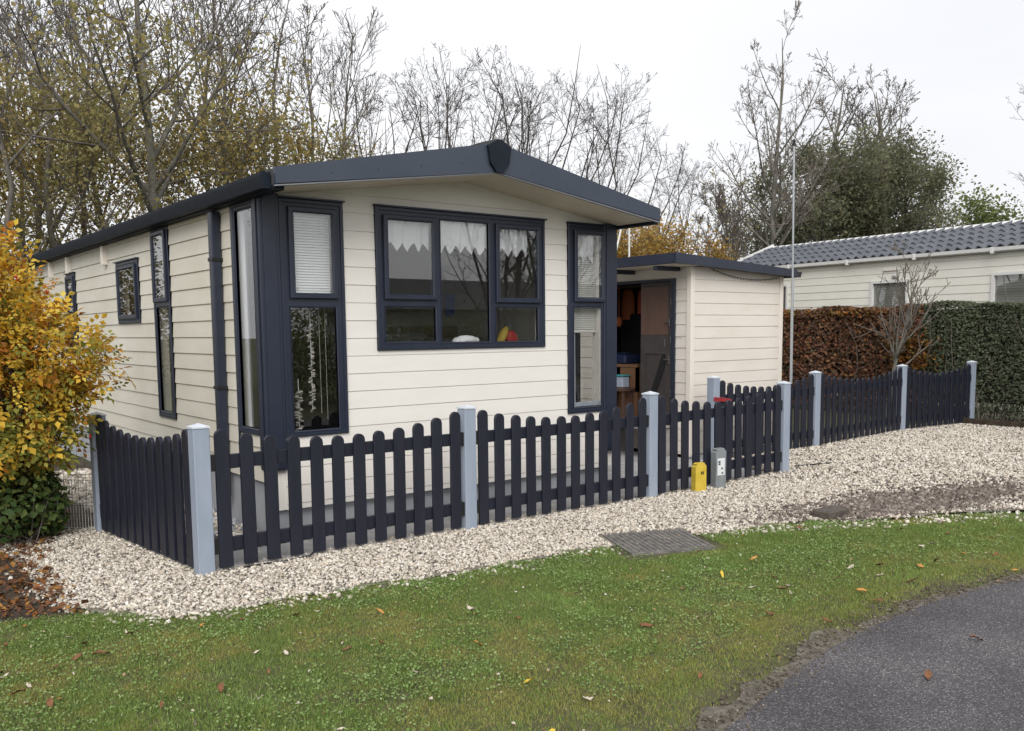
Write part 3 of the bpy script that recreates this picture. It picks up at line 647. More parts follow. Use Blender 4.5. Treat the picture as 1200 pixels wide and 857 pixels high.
# in the doorway
tagm('workbench', MB().box(6.35, 7.0, 2.05, 3.0, 1.15, 1.19).box(6.36, 6.99, 2.06, 2.10, .40, 1.149).box(6.36, 6.40, 2.10, 2.99, .40, .80).box(6.36, 6.40, 2.06, 2.4, .8, 1.149), ORANGEW, 'orange brown workbench seen through the shed doorway', 'workbench')
tagm('tool_case', MB().box(6.38, 6.8, 2.32, 2.85, 1.191, 1.32, .02).box(6.50, 6.62, 2.45, 2.75, 1.32, 1.35, .008), plain('blue_plastic', (.02, .03, .075), .4), 'dark blue tool case lying on the workbench in the shed', 'tool case')
sb = thing('storage_box', 'pale blue plastic box with turquoise rim in the shed doorway', 'box', (6.27, 2.33, .83))
obj('tub', MB().box(6.19, 6.34, 2.19, 2.46, .86, 1.02, .015), plain('pale_blue_plastic', (.36, .42, .52), .4), sb); obj('rim', MB().box(6.18, 6.35, 2.18, 2.47, 1.0205, 1.045, .008), plain('turquoise_plastic', (.05, .28, .30), .4), sb)
tagm('stool', MB().box(6.12, 6.36, 2.1, 2.5, .82, .859).box(6.14, 6.17, 2.12, 2.15, .40, .819).box(6.14, 6.17, 2.45, 2.48, .40, .819).box(6.31, 6.34, 2.12, 2.15, .40, .819).box(6.31, 6.34, 2.45, 2.48, .40, .819), BROWNW, 'small brown wooden stool under the pale blue box', 'stool')
tagm('speaker', MB().box(6.85, 7.2, 2.45, 2.9, 1.191, 1.92, .02), plain('black_case', (.014, .015, .018), .6), 'tall black case standing on the workbench in the shed', 'case')
tagm('black_bin', MB().box(6.5, 6.78, 1.75, 2.03, .40, .95, .03), plain('black_bin', (.012, .012, .013), .5), 'black bin on the shed floor under the brown panel', 'bin')
def jacket(c, w, h, mt, label):
    mb = MB(); k = 12; V = []; F = []
    for i in range(k):
        a = 2*math.pi*i/k
        for j, (zz, q) in enumerate(((0, .35), (-.08, .8), (-.35, 1), (-1, 1.05))):
            V.append((c[0]+.07*math.cos(a)*q, c[1]+w*math.sin(a)*q+.01*math.sin(5*a), c[2]+h*zz))
    for i in range(k):
        for j in range(3): F.append((i*4+j, ((i+1) % k)*4+j, ((i+1) % k)*4+j+1, i*4+j+1))
    return tagm('jacket', mb.add(V, F), mt, label, 'jacket', True)
OR = mat('orange_cloth', (.36, .10, .04), (.42, .13, .05), 9, .8)
jacket((6.9, 2.78, 2.28), .13, .45, OR, 'orange jacket hanging deep in the shed doorway, the larger of two')
jacket((6.85, 2.42, 2.27), .10, .36, plain('rust_cloth', (.42, .09, .045), .8), 'rust red bag hanging in the shed doorway beside the door')
mb = MB().tube([(6.55, 2.62, 2.35), (6.55, 2.62, 1.86)], .006, 5); mb.sphere((6.55, 2.62, 1.80), (.05, .05, .08), 8, 6); tagm('orange_float', mb, OR, 'small orange float hanging on a cord in the shed doorway', 'float')
# step in front of the shed door
stp = thing('step', 'grey slatted step in front of the shed door', 'step', (5.75, 1.9, 0))
for k in range(5): obj('slat', MB().box(5.50+.10*k, 5.59+.10*k, 1.05, 2.7, .40, .425, .004), CONC, stp)
for y in (1.08, 1.86, 2.64): obj('bearer', MB().box(5.51, 5.985, y, y+.04, .01, .399), CONC, stp)
# two white poles behind the shed and the steel mast in front of it
for i, (p, q, l) in enumerate((((8.06, 5.2, .0), (9.30, 5.2, 4.0), 'thin white pole leaning right behind the chalet eave, left of two'), ((9.38, 5.2, 0), (9.37, 5.2, 4.0), 'thin white upright pole behind the shed roof, right of two'))):
    tagm('pole', MB().tube([p, q], .017, 8), WHITEP, l, 'pole')
ms = thing('mast', 'tall thin steel mast standing at the right corner of the shed', 'mast', (7.70, .45, .02))
obj('tube', MB().tube([(7.70, .45, .02), (7.675, .45, 2.3)], .019, 10), STEEL, ms); obj('upper_tube', MB().tube([(7.675, .45, 2.3), (7.64, .45, 4.12)], .0135, 10), STEEL, ms)
mb = MB().tube([(7.64, .45, 4.12), (7.64, .45, 4.17)], .018, 8); mb.box(7.622, 7.658, .43, .47, 4.09, 4.12); obj('top_fitting', mb, BLACKP, ms)

# ================================================================== the picket fence
pk_cache = {}
def picket_mesh(h, w=.097, th=.026):
    key = round(h*200)
    if key in pk_cache: return pk_cache[key]
    h = key/200; r = w/2; pts = [(-r, 0), (r, 0)] + [(r*math.cos(a), h-r+r*math.sin(a)) for a in [math.pi*i/8 for i in range(9)]]
    c = .004; q = [(-r+c, .002), (r-c, .002)] + [((r-c)*math.cos(a), h-r+(r-c)*math.sin(a)) for a in [math.pi*i/8 for i in range(9)]]
    n = len(pts); V = [(x, -th, z) for x, z in q] + [(x, -th+c, z) for x, z in pts] + [(x, 0, z) for x, z in pts]; F = [tuple(range(n)), tuple(range(3*n-1, 2*n-1, -1))]
    for l in (0, 1): F += [(l*n+i, l*n+(i+1) % n, (l+1)*n+(i+1) % n, (l+1)*n+i) for i in range(n)]
    pk_cache[key] = MB().add(V, F).me('picket', PICKET); return pk_cache[key]
HW = .0575
def panel(label, a, b, npk=12, z=.04, hi=1.0, dip=.125, seed=1, za=0, zb=0):
    """pickets on the outer face of two rails between the posts at a and b"""
    g = random.Random(seed); dx, dy = b[0]-a[0], b[1]-a[1]; Ln = math.hypot(dx, dy)-2*HW; an = math.atan2(dy, dx)
    ux, uy = dx/math.hypot(dx, dy), dy/math.hypot(dx, dy)
    t = thing('picket_fence', label, 'fence', (a[0]+ux*HW, a[1]+uy*HW, za), an, 'dark picket fence panels'); t.rotation_euler[1] = -math.atan2(zb-za, Ln)
    for zz in (.735, .145):
        rl = link('rail', MB().box(.004, Ln-.004, -.02, .02, zz+z-.04, zz+z+.06, .004).me('rail', PICKET), t, world=False)
        for x0 in (.0, Ln-.045): link('bracket', MB().box(x0, x0+.045, -.040, .026, zz+z-.047, zz+z+.067, .002).me('bracket', BLACKP), t, world=False)
    pit = Ln/npk
    for k in range(npk):
        u = (k+.5)/npk*2-1; h = hi-dip*(1-abs(u)**2.0)*1.08
        o = link('picket', picket_mesh(h), t, world=False); o.location = ((k+.5)*pit+g.uniform(-.003, .003), -.0205, z+g.uniform(-.003, .003)); o.rotation_euler = (0, g.uniform(-.005, .005), 0)
    return t
def post(label, p, h=1.04, lean=0):
    z = float(gz(*p)); t = thing('fence_post', label, 'fence post', (p[0], p[1], z), 0, 'blue grey fence posts'); t.rotation_euler = (0, lean, 0)
    link('shaft', MB().box(-HW, HW, -HW, HW, -.05, h, .006).me('shaft', POSTM), t, world=False)
    c = HW+.004; mb = MB().box(-c, c, -c, c, h+.0005, h+.012); mb.add([(-c, -c, h+.012), (c, -c, h+.012), (c, c, h+.012), (-c, c, h+.012), (0, 0, h+.035)], [(0, 1, 4), (1, 2, 4), (2, 3, 4), (3, 0, 4), (3, 2, 1, 0)])
    link('cap', mb.me('cap', POSTCAP), t, world=False); return t
P0, P1, P2, P3, P4, P5, P6, P7, P8 = (-.99, 1.25), (-.80, -.70), (1.445, -.72), (3.655, -.735), (5.845, -.735), (8.0, .28), (10.72, .52), (12.62, .33), (5.95, .36)
for nme, p, h in (('post at the far left fence end by the rose bush', P0, 1.0), ('corner post where side and front fence meet', P1, 1.035), ('post below the wide window, second along the front fence', P2, 1.035),
               ('post left of the yellow marker', P3, 1.04), ('post right of the grey marker ending the front fence', P4, 1.03), ('post nearest the steel mast, before the beech hedge', P5, 1.03),
               ('post in front of the bare shrub by the hedge', P6, 1.03), ('post at the far right end against the green hedge', P7, 1.04), ('gate post with a red tie in front of the shed', P8, 1.05)):
    post('blue grey square ' + nme, p, h)
panel('dark picket panel on the left side running back beside the rose bush', P0, P1, 12, seed=2)
panel('dark picket panel in front of the corner window, first from the corner post', P1, P2, 12, seed=3)
panel('dark picket panel below the wide window, second from the corner post', P2, P3, 12, seed=4)
panel('dark picket panel behind the yellow and grey markers', P3, P4, 12, seed=5, za=.002, zb=.03)
panel('dark picket panel close to the shed front, partly hidden by the front fence', P8, P5, 13, seed=6, za=.02, zb=.035)
panel('dark picket panel in front of the brown beech hedge', P5, P6, 15, seed=7, za=.035, zb=.035)
panel('dark picket panel at the far right, ending at the green hedge', P6, P7, 12, seed=8, za=.035, zb=.035)
mb = MB()
for k in range(3): mb.tube([(P8[0]-.062+.0*k, P8[1]-.064, .80+.02*k), (P8[0]+.064, P8[1]-.066, .79+.018*k), (P8[0]+.3, P8[1]-.05, .77+.012*k)], .008, 6)
tagm('red_tie', mb, plain('red_plastic', (.35, .03, .04), .4), 'red tie wrapped round the gate post in front of the shed', 'tie')
# concrete edging under the fence
for nme, a, b in (('left side panel', P0, P1), ('first front panel', P1, P2), ('second front panel', P2, P3), ('third front panel', P3, P4)):
    an = math.atan2(b[1]-a[1], b[0]-a[0]); Ln = math.dist(a, b)-2*HW
    o = tag(link('edging', MB().box(0, Ln, -.02, .02, -.05, .028, .004).me('edging', CONC)), 'flat grey concrete edging strip under the '+nme, 'edging', 'concrete edging under the fence')
    o.location = (a[0]+math.cos(an)*HW, a[1]+math.sin(an)*HW, 0); o.rotation_euler = (0, 0, an)

# ------------------------------------------------------------------ patio slabs and pebbles round the chalet
pat = struct(link('patio', MB().box(-.75, 5.9, -.66, .03, -.03, .003).box(3.8, 6.0, .031, 6, -.03, .003).me('patio', EARTH)))
def slab_row(x0, x1, y0, y1, dx, dy):
    y = y0
    while y < y1-.05:
        x = x0 + rnd.uniform(-.1, 0); yy = min(y+dy, y1)
        while x < x1-.05:
            xx = min(x+dx, x1); z = .022+rnd.uniform(-.003, .003)
            o = link('slab', MB().box(max(x, x0)+.004, xx-.004, y+.004, yy-.004, -.01, z, .005).me('slab', SLAB)); o.parent = pat; x += dx
        y += dy
slab_row(-.72, 5.85, -.64, -.24, .5, .4); slab_row(4.05, 5.98, -.23, 5.0, .5, .5)
pm = island_mat('slate_pebbles', [(.10, .12, .15), (.28, .30, .34), (.45, .46, .48), (.17, .18, .21), (.36, .33, .29), (.6, .6, .58)], .7)
Q = scatter([(-.35, -.23), (3.95, -.23), (3.95, .03), (0, .03), (0, 2.2), (-.45, 2.2)], 900, 41); V, F = stones(Q, .026, 42, .012); stuff(link('pebbles', np_mesh('pebbles', V, F, pm)))
Q = scatter([(-.85, -.1), (-.2, -.23), (-.02, .0), (-.02, 5), (-.9, 5)], 420, 43); V, F = stones(Q, .03, 44, .014); stuff(link('pebbles', np_mesh('pebbles', V, F, GRAV_M)))
Q = scatter([(5.9, .45), (8.0, .5), (8.0, .8), (5.9, .8)], 700, 45); V, F = stones(Q, .03, 46, .02); stuff(link('pebbles', np_mesh('pebbles', V, F, pm)))

# ------------------------------------------------------------------ markers, covers, wire panel
def marker(name, label, p, w, d, h, rot, mt, tip):
    t = thing(name, label, 'utility marker', (p[0], p[1], float(gz(*p))), rot)
    pts = [(-w/2, 0), (w/2, 0), (w/2, h-.02), (w/2-.02, h), (-w/2+.03, h), (-w/2, h-.03)]
    link('body', MB().prism(pts, 'y', -d/2, d/2).me('body', mt), t, world=False)
    link('rim', MB().prism([(-w/2+.012, h+.0005), (w/2-.012, h+.0005), (w/2-.02, h+.012), (-w/2+.03, h+.012)], 'y', -d/2+.01, d/2-.01).me('rim', tip), t, world=False)
    return t
YEL = mat('yellow_marker_paint', (.50, .36, .03), (.58, .43, .06), 12, .6, .1)
t = marker('cable_marker', 'short yellow utility marker standing on the gravel before the fence', (4.245, -.865), .132, .075, .30, R(-14), YEL, YEL)
mb = MB().box(-.0, .012, -.0395, -.0376, .195, .225).box(.018, .034, -.0395, -.0376, .195, .203).box(.018, .024, -.0395, -.0376, .203, .225).box(.028, .034, -.0395, -.0376, .203, .225).box(.0121, .016, -.0395, -.0376, .195, .201); link('marks', mb.me('marks', BLACKP), t, world=False)
t = marker('cable_marker', 'taller grey utility marker with a white label on the gravel', (4.56, -.86), .14, .08, .42, R(-8), mat('grey_marker_paint', (.17, .19, .20), (.23, .25, .26), 12, .5), STEEL)
link('label', MB().box(-.05, .05, -.0425, -.0402, .15, .33).me('label', plain('white_label', (.62, .65, .66))), t, world=False)
mb = MB()
for x, z, w in ((-.04, .285, .028), (-.04, .262, .028), (.0, .215, .022), (.005, .165, .022)): mb.box(x, x+w, -.0445, -.0427, z, z+.016)
link('marks', mb.me('marks', BLACKP), t, world=False)
# ribbed manhole cover
mc = thing('manhole_cover', 'square ribbed steel manhole cover set where gravel meets lawn', 'manhole cover', (2.305, -2.095, 0))
cx, cy = 2.305, -2.095; e1 = Vector((.60, -.24, 0)); e2 = Vector((-.25, -.55, 0))
def quad(mb, u0, u1, v0, v1, z0, z1):
    c = [Vector((cx, cy, 0))+e1*u+e2*v for u, v in ((u0, v0), (u1, v0), (u1, v1), (u0, v1))]
    mb.add([(p.x, p.y, z) for z in (z0, z1) for p in c], [(3, 2, 1, 0), (4, 5, 6, 7), (0, 1, 5, 4), (1, 2, 6, 5), (2, 3, 7, 6), (3, 0, 4, 7)])
MHM = mat('worn_cast_iron', (.10, .095, .09), (.20, .185, .17), 16, .7, .5)
mb = MB(); quad(mb, -.5, .5, -.5, .5, -.02, .014); obj('plate', mb, MHM, mc)
mb = MB()
for a in ((-.54, .54, -.54, -.505), (-.54, .54, .505, .54), (-.54, -.505, -.504, .504), (.505, .54, -.504, .504)): quad(mb, *a, -.02, .020)
obj('rim', mb, MHM, mc)
mb = MB()
for i in range(14):
    for j in range(14): quad(mb, -.48+i*.069, -.48+i*.069+.046, -.48+j*.069, -.48+j*.069+.046, .0145, .021)
stuff(obj('studs', mb, MHM, mc))
mb = MB(); mb.box(4.02, 4.33, -2.52, -2.34, -.02, .085, .012); tagm('stopcock_cover', mb, mat('rusty_cover', (.055, .048, .042), (.11, .09, .075), 20, .85, .5), 'small rusty grey cover lying at the gravel edge by the lawn', 'cover')
mb = MB().box(5.93, 6.12, -.80, -.70, .0, .045, .01); tagm('stone_block', mb, CONC, 'dark stone block lying on gravel beside the end post', 'stone')
# white wire panel and dark mesh left of the end post
def wires(name, label, a, b, h, nx, nz, r, mt, cat, z0=.02):
    t = thing(name, label, cat, (a[0], a[1], 0)); mb = MB()
    pt = lambda u, z: (a[0]+(b[0]-a[0])*u, a[1]+(b[1]-a[1])*u, z)
    for i in range(nx+1): mb.tube([pt(i/nx, z0), pt(i/nx, z0+h)], r, 4)
    for k in range(nz+1): mb.tube([pt(0, z0+h*k/nz), pt(1, z0+h*k/nz)], r, 4)
    stuff(obj('wires', mb, mt, t)); f = MB().tube([pt(0, z0), pt(0, z0+h), pt(1, z0+h), pt(1, z0)], r*2, 5); obj('frame', f, mt, t); return t
wires('wire_panel', 'low white wire grid leaning by the left end post', (-1.42, 1.78), (-1.02, 1.33), .42, 22, 2, .0028, WHITEP, 'wire panel')
wires('mesh_fence', 'dark wire mesh fence running behind the rose bush from the end post', (-1.04, 1.30), (-2.6, 3.1), .95, 34, 14, .0016, BLACKP, 'wire fence')
mb = MB().tube([(-.55, -.78, .03), (-.2, -.77, .02), (-.05, -.80, .035), (.02, -.74, .05)], .008, 5); tagm('cable', mb, BLACKP, 'short black cable lying along the edging near the corner post', 'cable')
mb = MB().tube([(6.25, -.62, .05), (6.5, -.72, .06), (6.8, -.75, .05), (6.95, -.85, .045)], .012, 5); tagm('hose', mb, BLACKP, 'black hose end lying on gravel right of the end post', 'hose')

# ================================================================== neighbouring cabin across the hedge
NA = Vector((15.22, 3.38, 0)); azn = R(6); nd = Vector((math.sin(azn), math.cos(azn), 0)); nn = Vector((-nd.y, nd.x, 0))   # along the wall / outward (towards the chalet)
NM = lambda p: tuple(NA + nd*p[0] + nn*p[1] + Vector((0, 0, p[2])))
nb = thing('neighbour_cabin', 'long cream cabin with grey pantile roof and white gutter behind the hedge', 'house', tuple(NA))
u0, u1 = -6.5, 4.55; H_ = 3.04
NBW = mat('neighbour_cladding', (.70, .69, .62), (.75, .74, .67), 1.5, .5)
nwin = [(-.53, .37, 1.3, 2.665, 'w'), (-4.2, -2.28, 1.3, 2.69, 'w'), (2.62, 3.4, 1.3, 2.72, 'w')]
w_ = obj('wall', holed(u0, u1, .1, H_+.1, [(a+.03, b-.03, c+.03, d-.03) for a, b, c, d, _ in nwin], -.09, 0).mapped(NM), NBW, nb)
boards(w_, NM, NBW, u0, u1, 1.55, H_+.08, 2.64, .162, [(a, b, c, d) for a, b, c, d, _ in nwin], k_=.7)
obj('end_wall', MB().box(u1-.09, u1-.002, -3.4, -.091, .1, 3.1).mapped(NM), NBW, nb)
obj('end_wall', MB().prism([(-3.4, 3.1), (-.0, 3.1), (-1.75, 3.74)], 'x', u1-.09, u1-.002).mapped(NM), NBW, nb)
for a, b, c, d, _ in nwin:
    wf = obj('window', holed(a, b, c, d, [(a+.055, b-.055, c+.055, d-.055)], -.025, .04).mapped(NM), WHITEP, nb)
    obj('pane', MB().box(a+.05, b-.05, -.02, -.014, c+.05, d-.05).mapped(NM), GLASS, wf)
    mb = MB(); z = c+.08
    while z < d-.06: mb.add([(a+.05, -.045, z), (b-.05, -.045, z), (b-.05, -.03, z+.045), (a+.05, -.03, z+.045)], [(0, 1, 2, 3)]); z += .05
    stuff(obj('blind', mb.mapped(NM), mat('neighbour_blind', (.33, .33, .295), (.39, .39, .35), 3, .7), wf))
obj('room', MB().box(u0, u1-.1, -.3, -.25, .2, 3.0).mapped(NM), ROOM, nb)
# eave, gutter, brackets
gp = [(.0, H_+.06), (.02, H_+.03), (.12, H_+.03), (.15, H_+.05), (.155, H_+.115), (.14, H_+.115), (.13, H_+.055), (.03, H_+.055), (.02, H_+.14), (.0, H_+.14)]
g1 = obj('gutter', MB().prism(gp, 'x', u0, u1+.1).mapped(NM), WHITEP, nb)
for u in np.arange(-5.6, 4.4, 1.62): obj('gutter_bracket', MB().box(u, u+.06, .06, .162, H_+.0, H_+.12, .005).mapped(NM), WHITEP, g1)
obj('vent', MB().box(-.28, .06, .0225, .05, 2.86, 2.91, .004).mapped(NM), CREAM_TRIM, nb)
obj('lamp_fitting', MB().box(-.26, -.16, .0225, .07, 2.70, 2.76, .01).mapped(NM), STEEL, nb)
# roof: each pantile its own piece, five courses
TILE = mat('blue_grey_pantile', (.066, .073, .088), (.098, .106, .122), 3, .45, .05)
rz0, rz1, rn0, rn1 = H_+.12, 3.80, .10, -1.75
nrow, ncol = 5, 53; tw = (u1+.12-u0)/ncol
V = []; F = []; kx = 8
for j in range(2):
    for i in range(kx+1):
        x = i/kx; z = .034*math.sin(2*math.pi*(x+.12)) + .03*(1-j)
        V.append((x*tw, j, z))
for i in range(kx+1): V.append((V[i][0], 0, V[i][2]-.028))
F = [(i, i+1, kx+2+i, kx+1+i) for i in range(kx)] + [(2*(kx+1)+i, 2*(kx+1)+i+1, i+1, i) for i in range(kx)]
sl_ = Vector((rn1-rn0, rz1-rz0)); rl = sl_.length/nrow; sa = math.atan2(rz1-rz0, -(rn1-rn0))
tme = MB().add([(x, y*rl*1.08, z) for x, y, z in V], F).me('tile', TILE, False)
rfp = obj('roof', MB().add([(u0, rn0, rz0-.05), (u1+.1, rn0, rz0-.05), (u1+.1, rn1, rz1-.06), (u0, rn1, rz1-.06), (u0, -3.6, rz0-.05), (u1+.1, -3.6, rz0-.05)], [(0, 1, 2, 3), (3, 2, 5, 4)]).mapped(NM), ROOF, nb)
tb = nd; ts = (-nn*math.cos(sa) + Vector((0, 0, math.sin(sa)))).normalized(); tn = tb.cross(ts)
if tn.z < 0: tn = -tn
Mt = Matrix((tb, ts, tn)).transposed().to_4x4()
for r_ in range(nrow):
    for c_ in range(ncol):
        o = bpy.data.objects.new('tile', tme); COL.objects.link(o); o.parent = rfp
        p = Vector(NM((u0+c_*tw, rn0, rz0))) + ts*(r_*rl) + tn*rnd.uniform(-.002, .002)
        Mw = Mt.copy(); Mw.translation = p; o.matrix_local = Mw
obj('ridge', MB().prism([(rn1+.09, rz1-.02), (rn1, rz1+.035), (rn1-.09, rz1-.02), (rn1-.09, rz1-.04), (rn1, rz1+.01), (rn1+.09, rz1-.04)], 'x', u0, u1+.12).mapped(NM), WHITEP, nb)
mb = MB(); mb.add([NM((u1+.121+d, rn0+.05 if q == 0 else rn1, (rz0-.02 if q == 0 else rz1+.02)+dz)) for d in (0, .05) for q in (0, 1) for dz in (-.03, .07)], [(0, 1, 3, 2), (4, 6, 7, 5), (0, 2, 6, 4), (1, 5, 7, 3), (0, 4, 5, 1), (2, 3, 7, 6)])
obj('verge_board', mb, WHITEP, nb)

# ================================================================== vegetation
def tubes_np(lines, n):
    """lines: list of (pts (k,3), radii (k,)) all with the same k -> one numpy tube mesh, n sides"""
    P = np.array([l[0] for l in lines]); Rr = np.array([l[1] for l in lines]); m_, k = Rr.shape
    d = P[:, -1]-P[:, 0]; d /= np.linalg.norm(d, axis=1, keepdims=True)+1e-9
    a = np.cross(d, np.where(np.abs(d[:, 2:3]) > .9, [[1., 0, 0]], [[0, 0, 1.]])); a /= np.linalg.norm(a, axis=1, keepdims=True); b = np.cross(d, a)
    th = 2*np.pi*np.arange(n)/n
    ringd = a[:, None]*np.cos(th)[None, :, None] + b[:, None]*np.sin(th)[None, :, None]
    V = P[:, :, None] + ringd[:, None]*Rr[:, :, None, None]
    base = (np.arange(m_)*k*n)[:, None, None] + (np.arange(k-1)*n)[None, :, None]; j = np.arange(n)[None, None]; j2 = (j+1) % n
    F = np.stack([base+j, base+j2, base+n+j2, base+n+j], -1).reshape(-1, 4)
    return V.reshape(-1, 3), F
def grow(seed, H, R0, counts, ang=(25, 55), up=.25, lean=(0, 0), first=.25, wob=.05, ratio=.5, ratio2=None, fork=1.0, min_r=.004):
    """trunk plus successive branch orders; returns list per order of (pts, radii)"""
    g = np.random.default_rng(seed); K = 9
    z = np.linspace(0, 1, K); w = np.cumsum(g.normal(0, wob, (K, 2)), 0)*z[:, None]
    tr = np.column_stack([w[:, 0]*H*.35+lean[0]*z*H, w[:, 1]*H*.35+lean[1]*z*H, z*H]); orders = [[(tr, R0*(1-z)**.8*fork+min_r*1.3)]]
    for lv, cnt in enumerate(counts):
        nxt = []; K2 = 6 if lv == 0 else (5 if lv == 1 else 4)
        for P, r in orders[-1]:
            Ln = np.linalg.norm(np.diff(P, axis=0), axis=1).sum(); n_ = max(1, int(cnt*(.7+.6*g.random())))
            ts_ = np.sort(g.uniform(first if lv == 0 else .18, .98, n_)); az = g.uniform(0, 6.28)
            for t_ in ts_:
                f = t_*(len(P)-1); i = min(int(f), len(P)-2); p = P[i]+(P[i+1]-P[i])*(f-i); rr_ = r[i]+(r[i+1]-r[i])*(f-i)
                d = P[i+1]-P[i]; d = d/np.linalg.norm(d); az += 2.4+g.normal(0, .5); th = np.radians(g.uniform(*ang))
                a = np.cross(d, [0.3, .2, 1.]); a /= np.linalg.norm(a)+1e-9; b = np.cross(d, a)
                e = d*np.cos(th)+(a*np.cos(az)+b*np.sin(az))*np.sin(th)
                l = Ln*(ratio2 or ratio)*(1.05-.6*t_)*(.6+.6*g.random())
                if lv == 0: l = H*ratio*(1.1-.75*t_)*(.65+.5*g.random())
                pts = [p]; 
                for s in range(K2-1):
                    e = e+np.array([0, 0, up*.35])+g.normal(0, .10+.03*lv, 3); e /= np.linalg.norm(e); pts.append(pts[-1]+e*l/(K2-1))
                nxt.append((np.array(pts), np.linspace(max(rr_*.6, min_r), min_r, K2)))
        orders.append(nxt)
    return orders
def tree_meshes(name, seed, H, R0, counts, leaves=0, lsize=.07, lmat=None, bark=BARK, twig=TWIG, lz=None, clump=.3, lasp=.65, **kw):
    stems = kw.pop('stems', 1)
    if stems == 1: o = grow(seed, H, R0, counts, **kw)
    else: # several stems fanning out of one stool
        o = None; gs = random.Random(seed)
        for q in range(stems):
            az = 6.283*q/stems+gs.uniform(-.5, .5); ln = gs.uniform(.04, .38)
            p = grow(seed*31+q, H*gs.uniform(.72, 1.0), R0*gs.uniform(.7, 1), counts, lean=(math.cos(az)*ln, math.sin(az)*ln), **kw)
            o = p if o is None else [a+b for a, b in zip(o, p)]
    out = []
    a = [tubes_np(o[0], 8), tubes_np(o[1], 6)]; V = np.concatenate([a[0][0], a[1][0]]); F = np.concatenate([a[0][1], a[1][1]+len(a[0][0])])
    out.append(('trunk', np_mesh(name+'_trunk', V, F, bark, True)))
    Vs, Fs, c = [], [], 0
    for i in range(2, len(o)):
        V, F = tubes_np(o[i], 4 if i == 2 else 3); Vs.append(V); Fs.append(F+c); c += len(V)
    out.append(('branches', np_mesh(name+'_branches', np.concatenate(Vs), np.concatenate(Fs), twig, False)))
    if leaves:
        g = np.random.default_rng(seed+99); src = np.concatenate([np.array([p for p, _ in o[i]]).reshape(-1, 3) for i in range(2, len(o))])
        if lz is not None: src = src[(src[:, 2] > lz[0]*H) & (src[:, 2] < lz[1]*H)]
        nb_ = max(20, leaves//16); cl = src[g.integers(0, len(src), nb_)]
        C = cl[g.integers(0, nb_, leaves)] + g.normal(0, clump, (leaves, 3))
        V, F = leaf_quads(C, lsize, lsize*lasp, seed+5, .9); out.append(('crown', np_mesh(name+'_crown', V, F, lmat, False)))
    return out
def plant_tree(name, label, parts, loc, rot=0, s=1, group=None, cat='tree'):
    t = thing(name, label, cat, loc, rot, group); t.scale = (s, s, s)
    for n_, me in parts: link(n_, me, t, world=False)
    return t
def lv(*c, tr=.3): return island_mat('autumn_leaf', c, .75, tr)
LF_OLIVE = lv((.25, .225, .10), (.35, .31, .12), (.20, .21, .09), (.43, .35, .13), (.28, .215, .11), (.27, .27, .115), tr=.5)
LF_GOLD = lv((.35, .25, .07), (.26, .21, .07), (.42, .31, .08), (.22, .19, .07), (.30, .19, .065), tr=.45)
LF_DARK = lv((.115, .13, .082), (.18, .195, .115), (.145, .16, .098), (.225, .23, .135), (.25, .23, .135), (.135, .142, .098), tr=.5)
LF_LIME = lv((.13, .17, .055), (.18, .22, .075), (.10, .13, .045), (.21, .23, .09), tr=.4)
LF_RUST = lv((.40, .22, .05), (.48, .29, .06), (.28, .17, .06), (.42, .32, .09), (.22, .17, .08), tr=.5)
leafy = [tree_meshes('olive_tree', 100+i, 10.5, .095, (14, 7, 5, 3), 6400, .10, (LF_OLIVE, LF_GOLD, LF_OLIVE)[i], lz=(.12, .74), clump=.30, up=.36, ang=(22, 52), first=.12, ratio2=.56, min_r=.0065) for i in range(3)]
thin = [tree_meshes('thin_tree', 120+i, 10.5, .085, (13, 7, 5, 3), 2900, .09, (LF_OLIVE, LF_GOLD)[i], lz=(.1, .7), clump=.26, up=.26, ang=(22, 48), first=.15, ratio=.46, ratio2=.58, min_r=.0065) for i in range(2)]
BTWIG = mat('bare_twig', (.04, .034, .031), (.072, .063, .057), 10, .9)
bare = [tree_meshes('bare_tree', 140+i, 10, .055, (10, 7, 4, 2), 500, .06, LF_RUST, lz=(.1, .6), twig=BTWIG, bark=BTWIG, stems=6, up=.20, ang=(25, 58), first=.18, ratio=.34, ratio2=.56, wob=.075, min_r=.0038) for i in range(3)]
GL = 'autumn trees behind the chalet'
LT_ = [(-1.4, 17.2, 9.6, 0, 'half leafed tree at the far left edge behind the rose bush'), (.0, 17.6, 10.0, 1, 'golden leafed tree left of the chalet roof end, nearest the left edge'), (.5, 14.7, 9.6, 2, 'olive leafed tree over the top of the rose bush'), (2.3, 20.9, 11.4, 1, None), (1.9, 16.1, 10.4, 0, 'olive leafed tree above the left end of the chalet gutter'),
      (4.2, 23.3, 12.2, 3, None), (3.7, 18.5, 11.2, 4, None), (3.2, 13.9, 11.4, 5, 'tall thick trunked tree with wide bare boughs behind the chalet roof'), (6.9, 23.7, 12.8, 3, None), (5.5, 17.1, 11.2, 4, None), (7.1, 19.7, 12.0, 3, None),
      (6.1, 15.4, 10.8, 4, 'slim straight tree behind the chalet roof above the tall side window'), (7.4, 16.9, 11.0, 3, None), (9.7, 20.3, 12.0, 4, None), (8.0, 15.2, 9.9, 3, 'thin yellow leafed tree above the front left corner of the roof'), (10.0, 17.5, 10.6, 4, None), (-3.4, 21, 11, 0, None), (.6, 24, 12, 2, None), (2.9, 26, 12.5, 4, None)]
big = tree_meshes('forked_tree', 171, 10.5, .13, (11, 8, 5, 3), 4200, .095, LF_OLIVE, bark=BARKG, lz=(.1, .7), clump=.35, up=.3, ang=(30, 62), first=.28, ratio=.6, min_r=.007)
var = leafy + thin + [big]
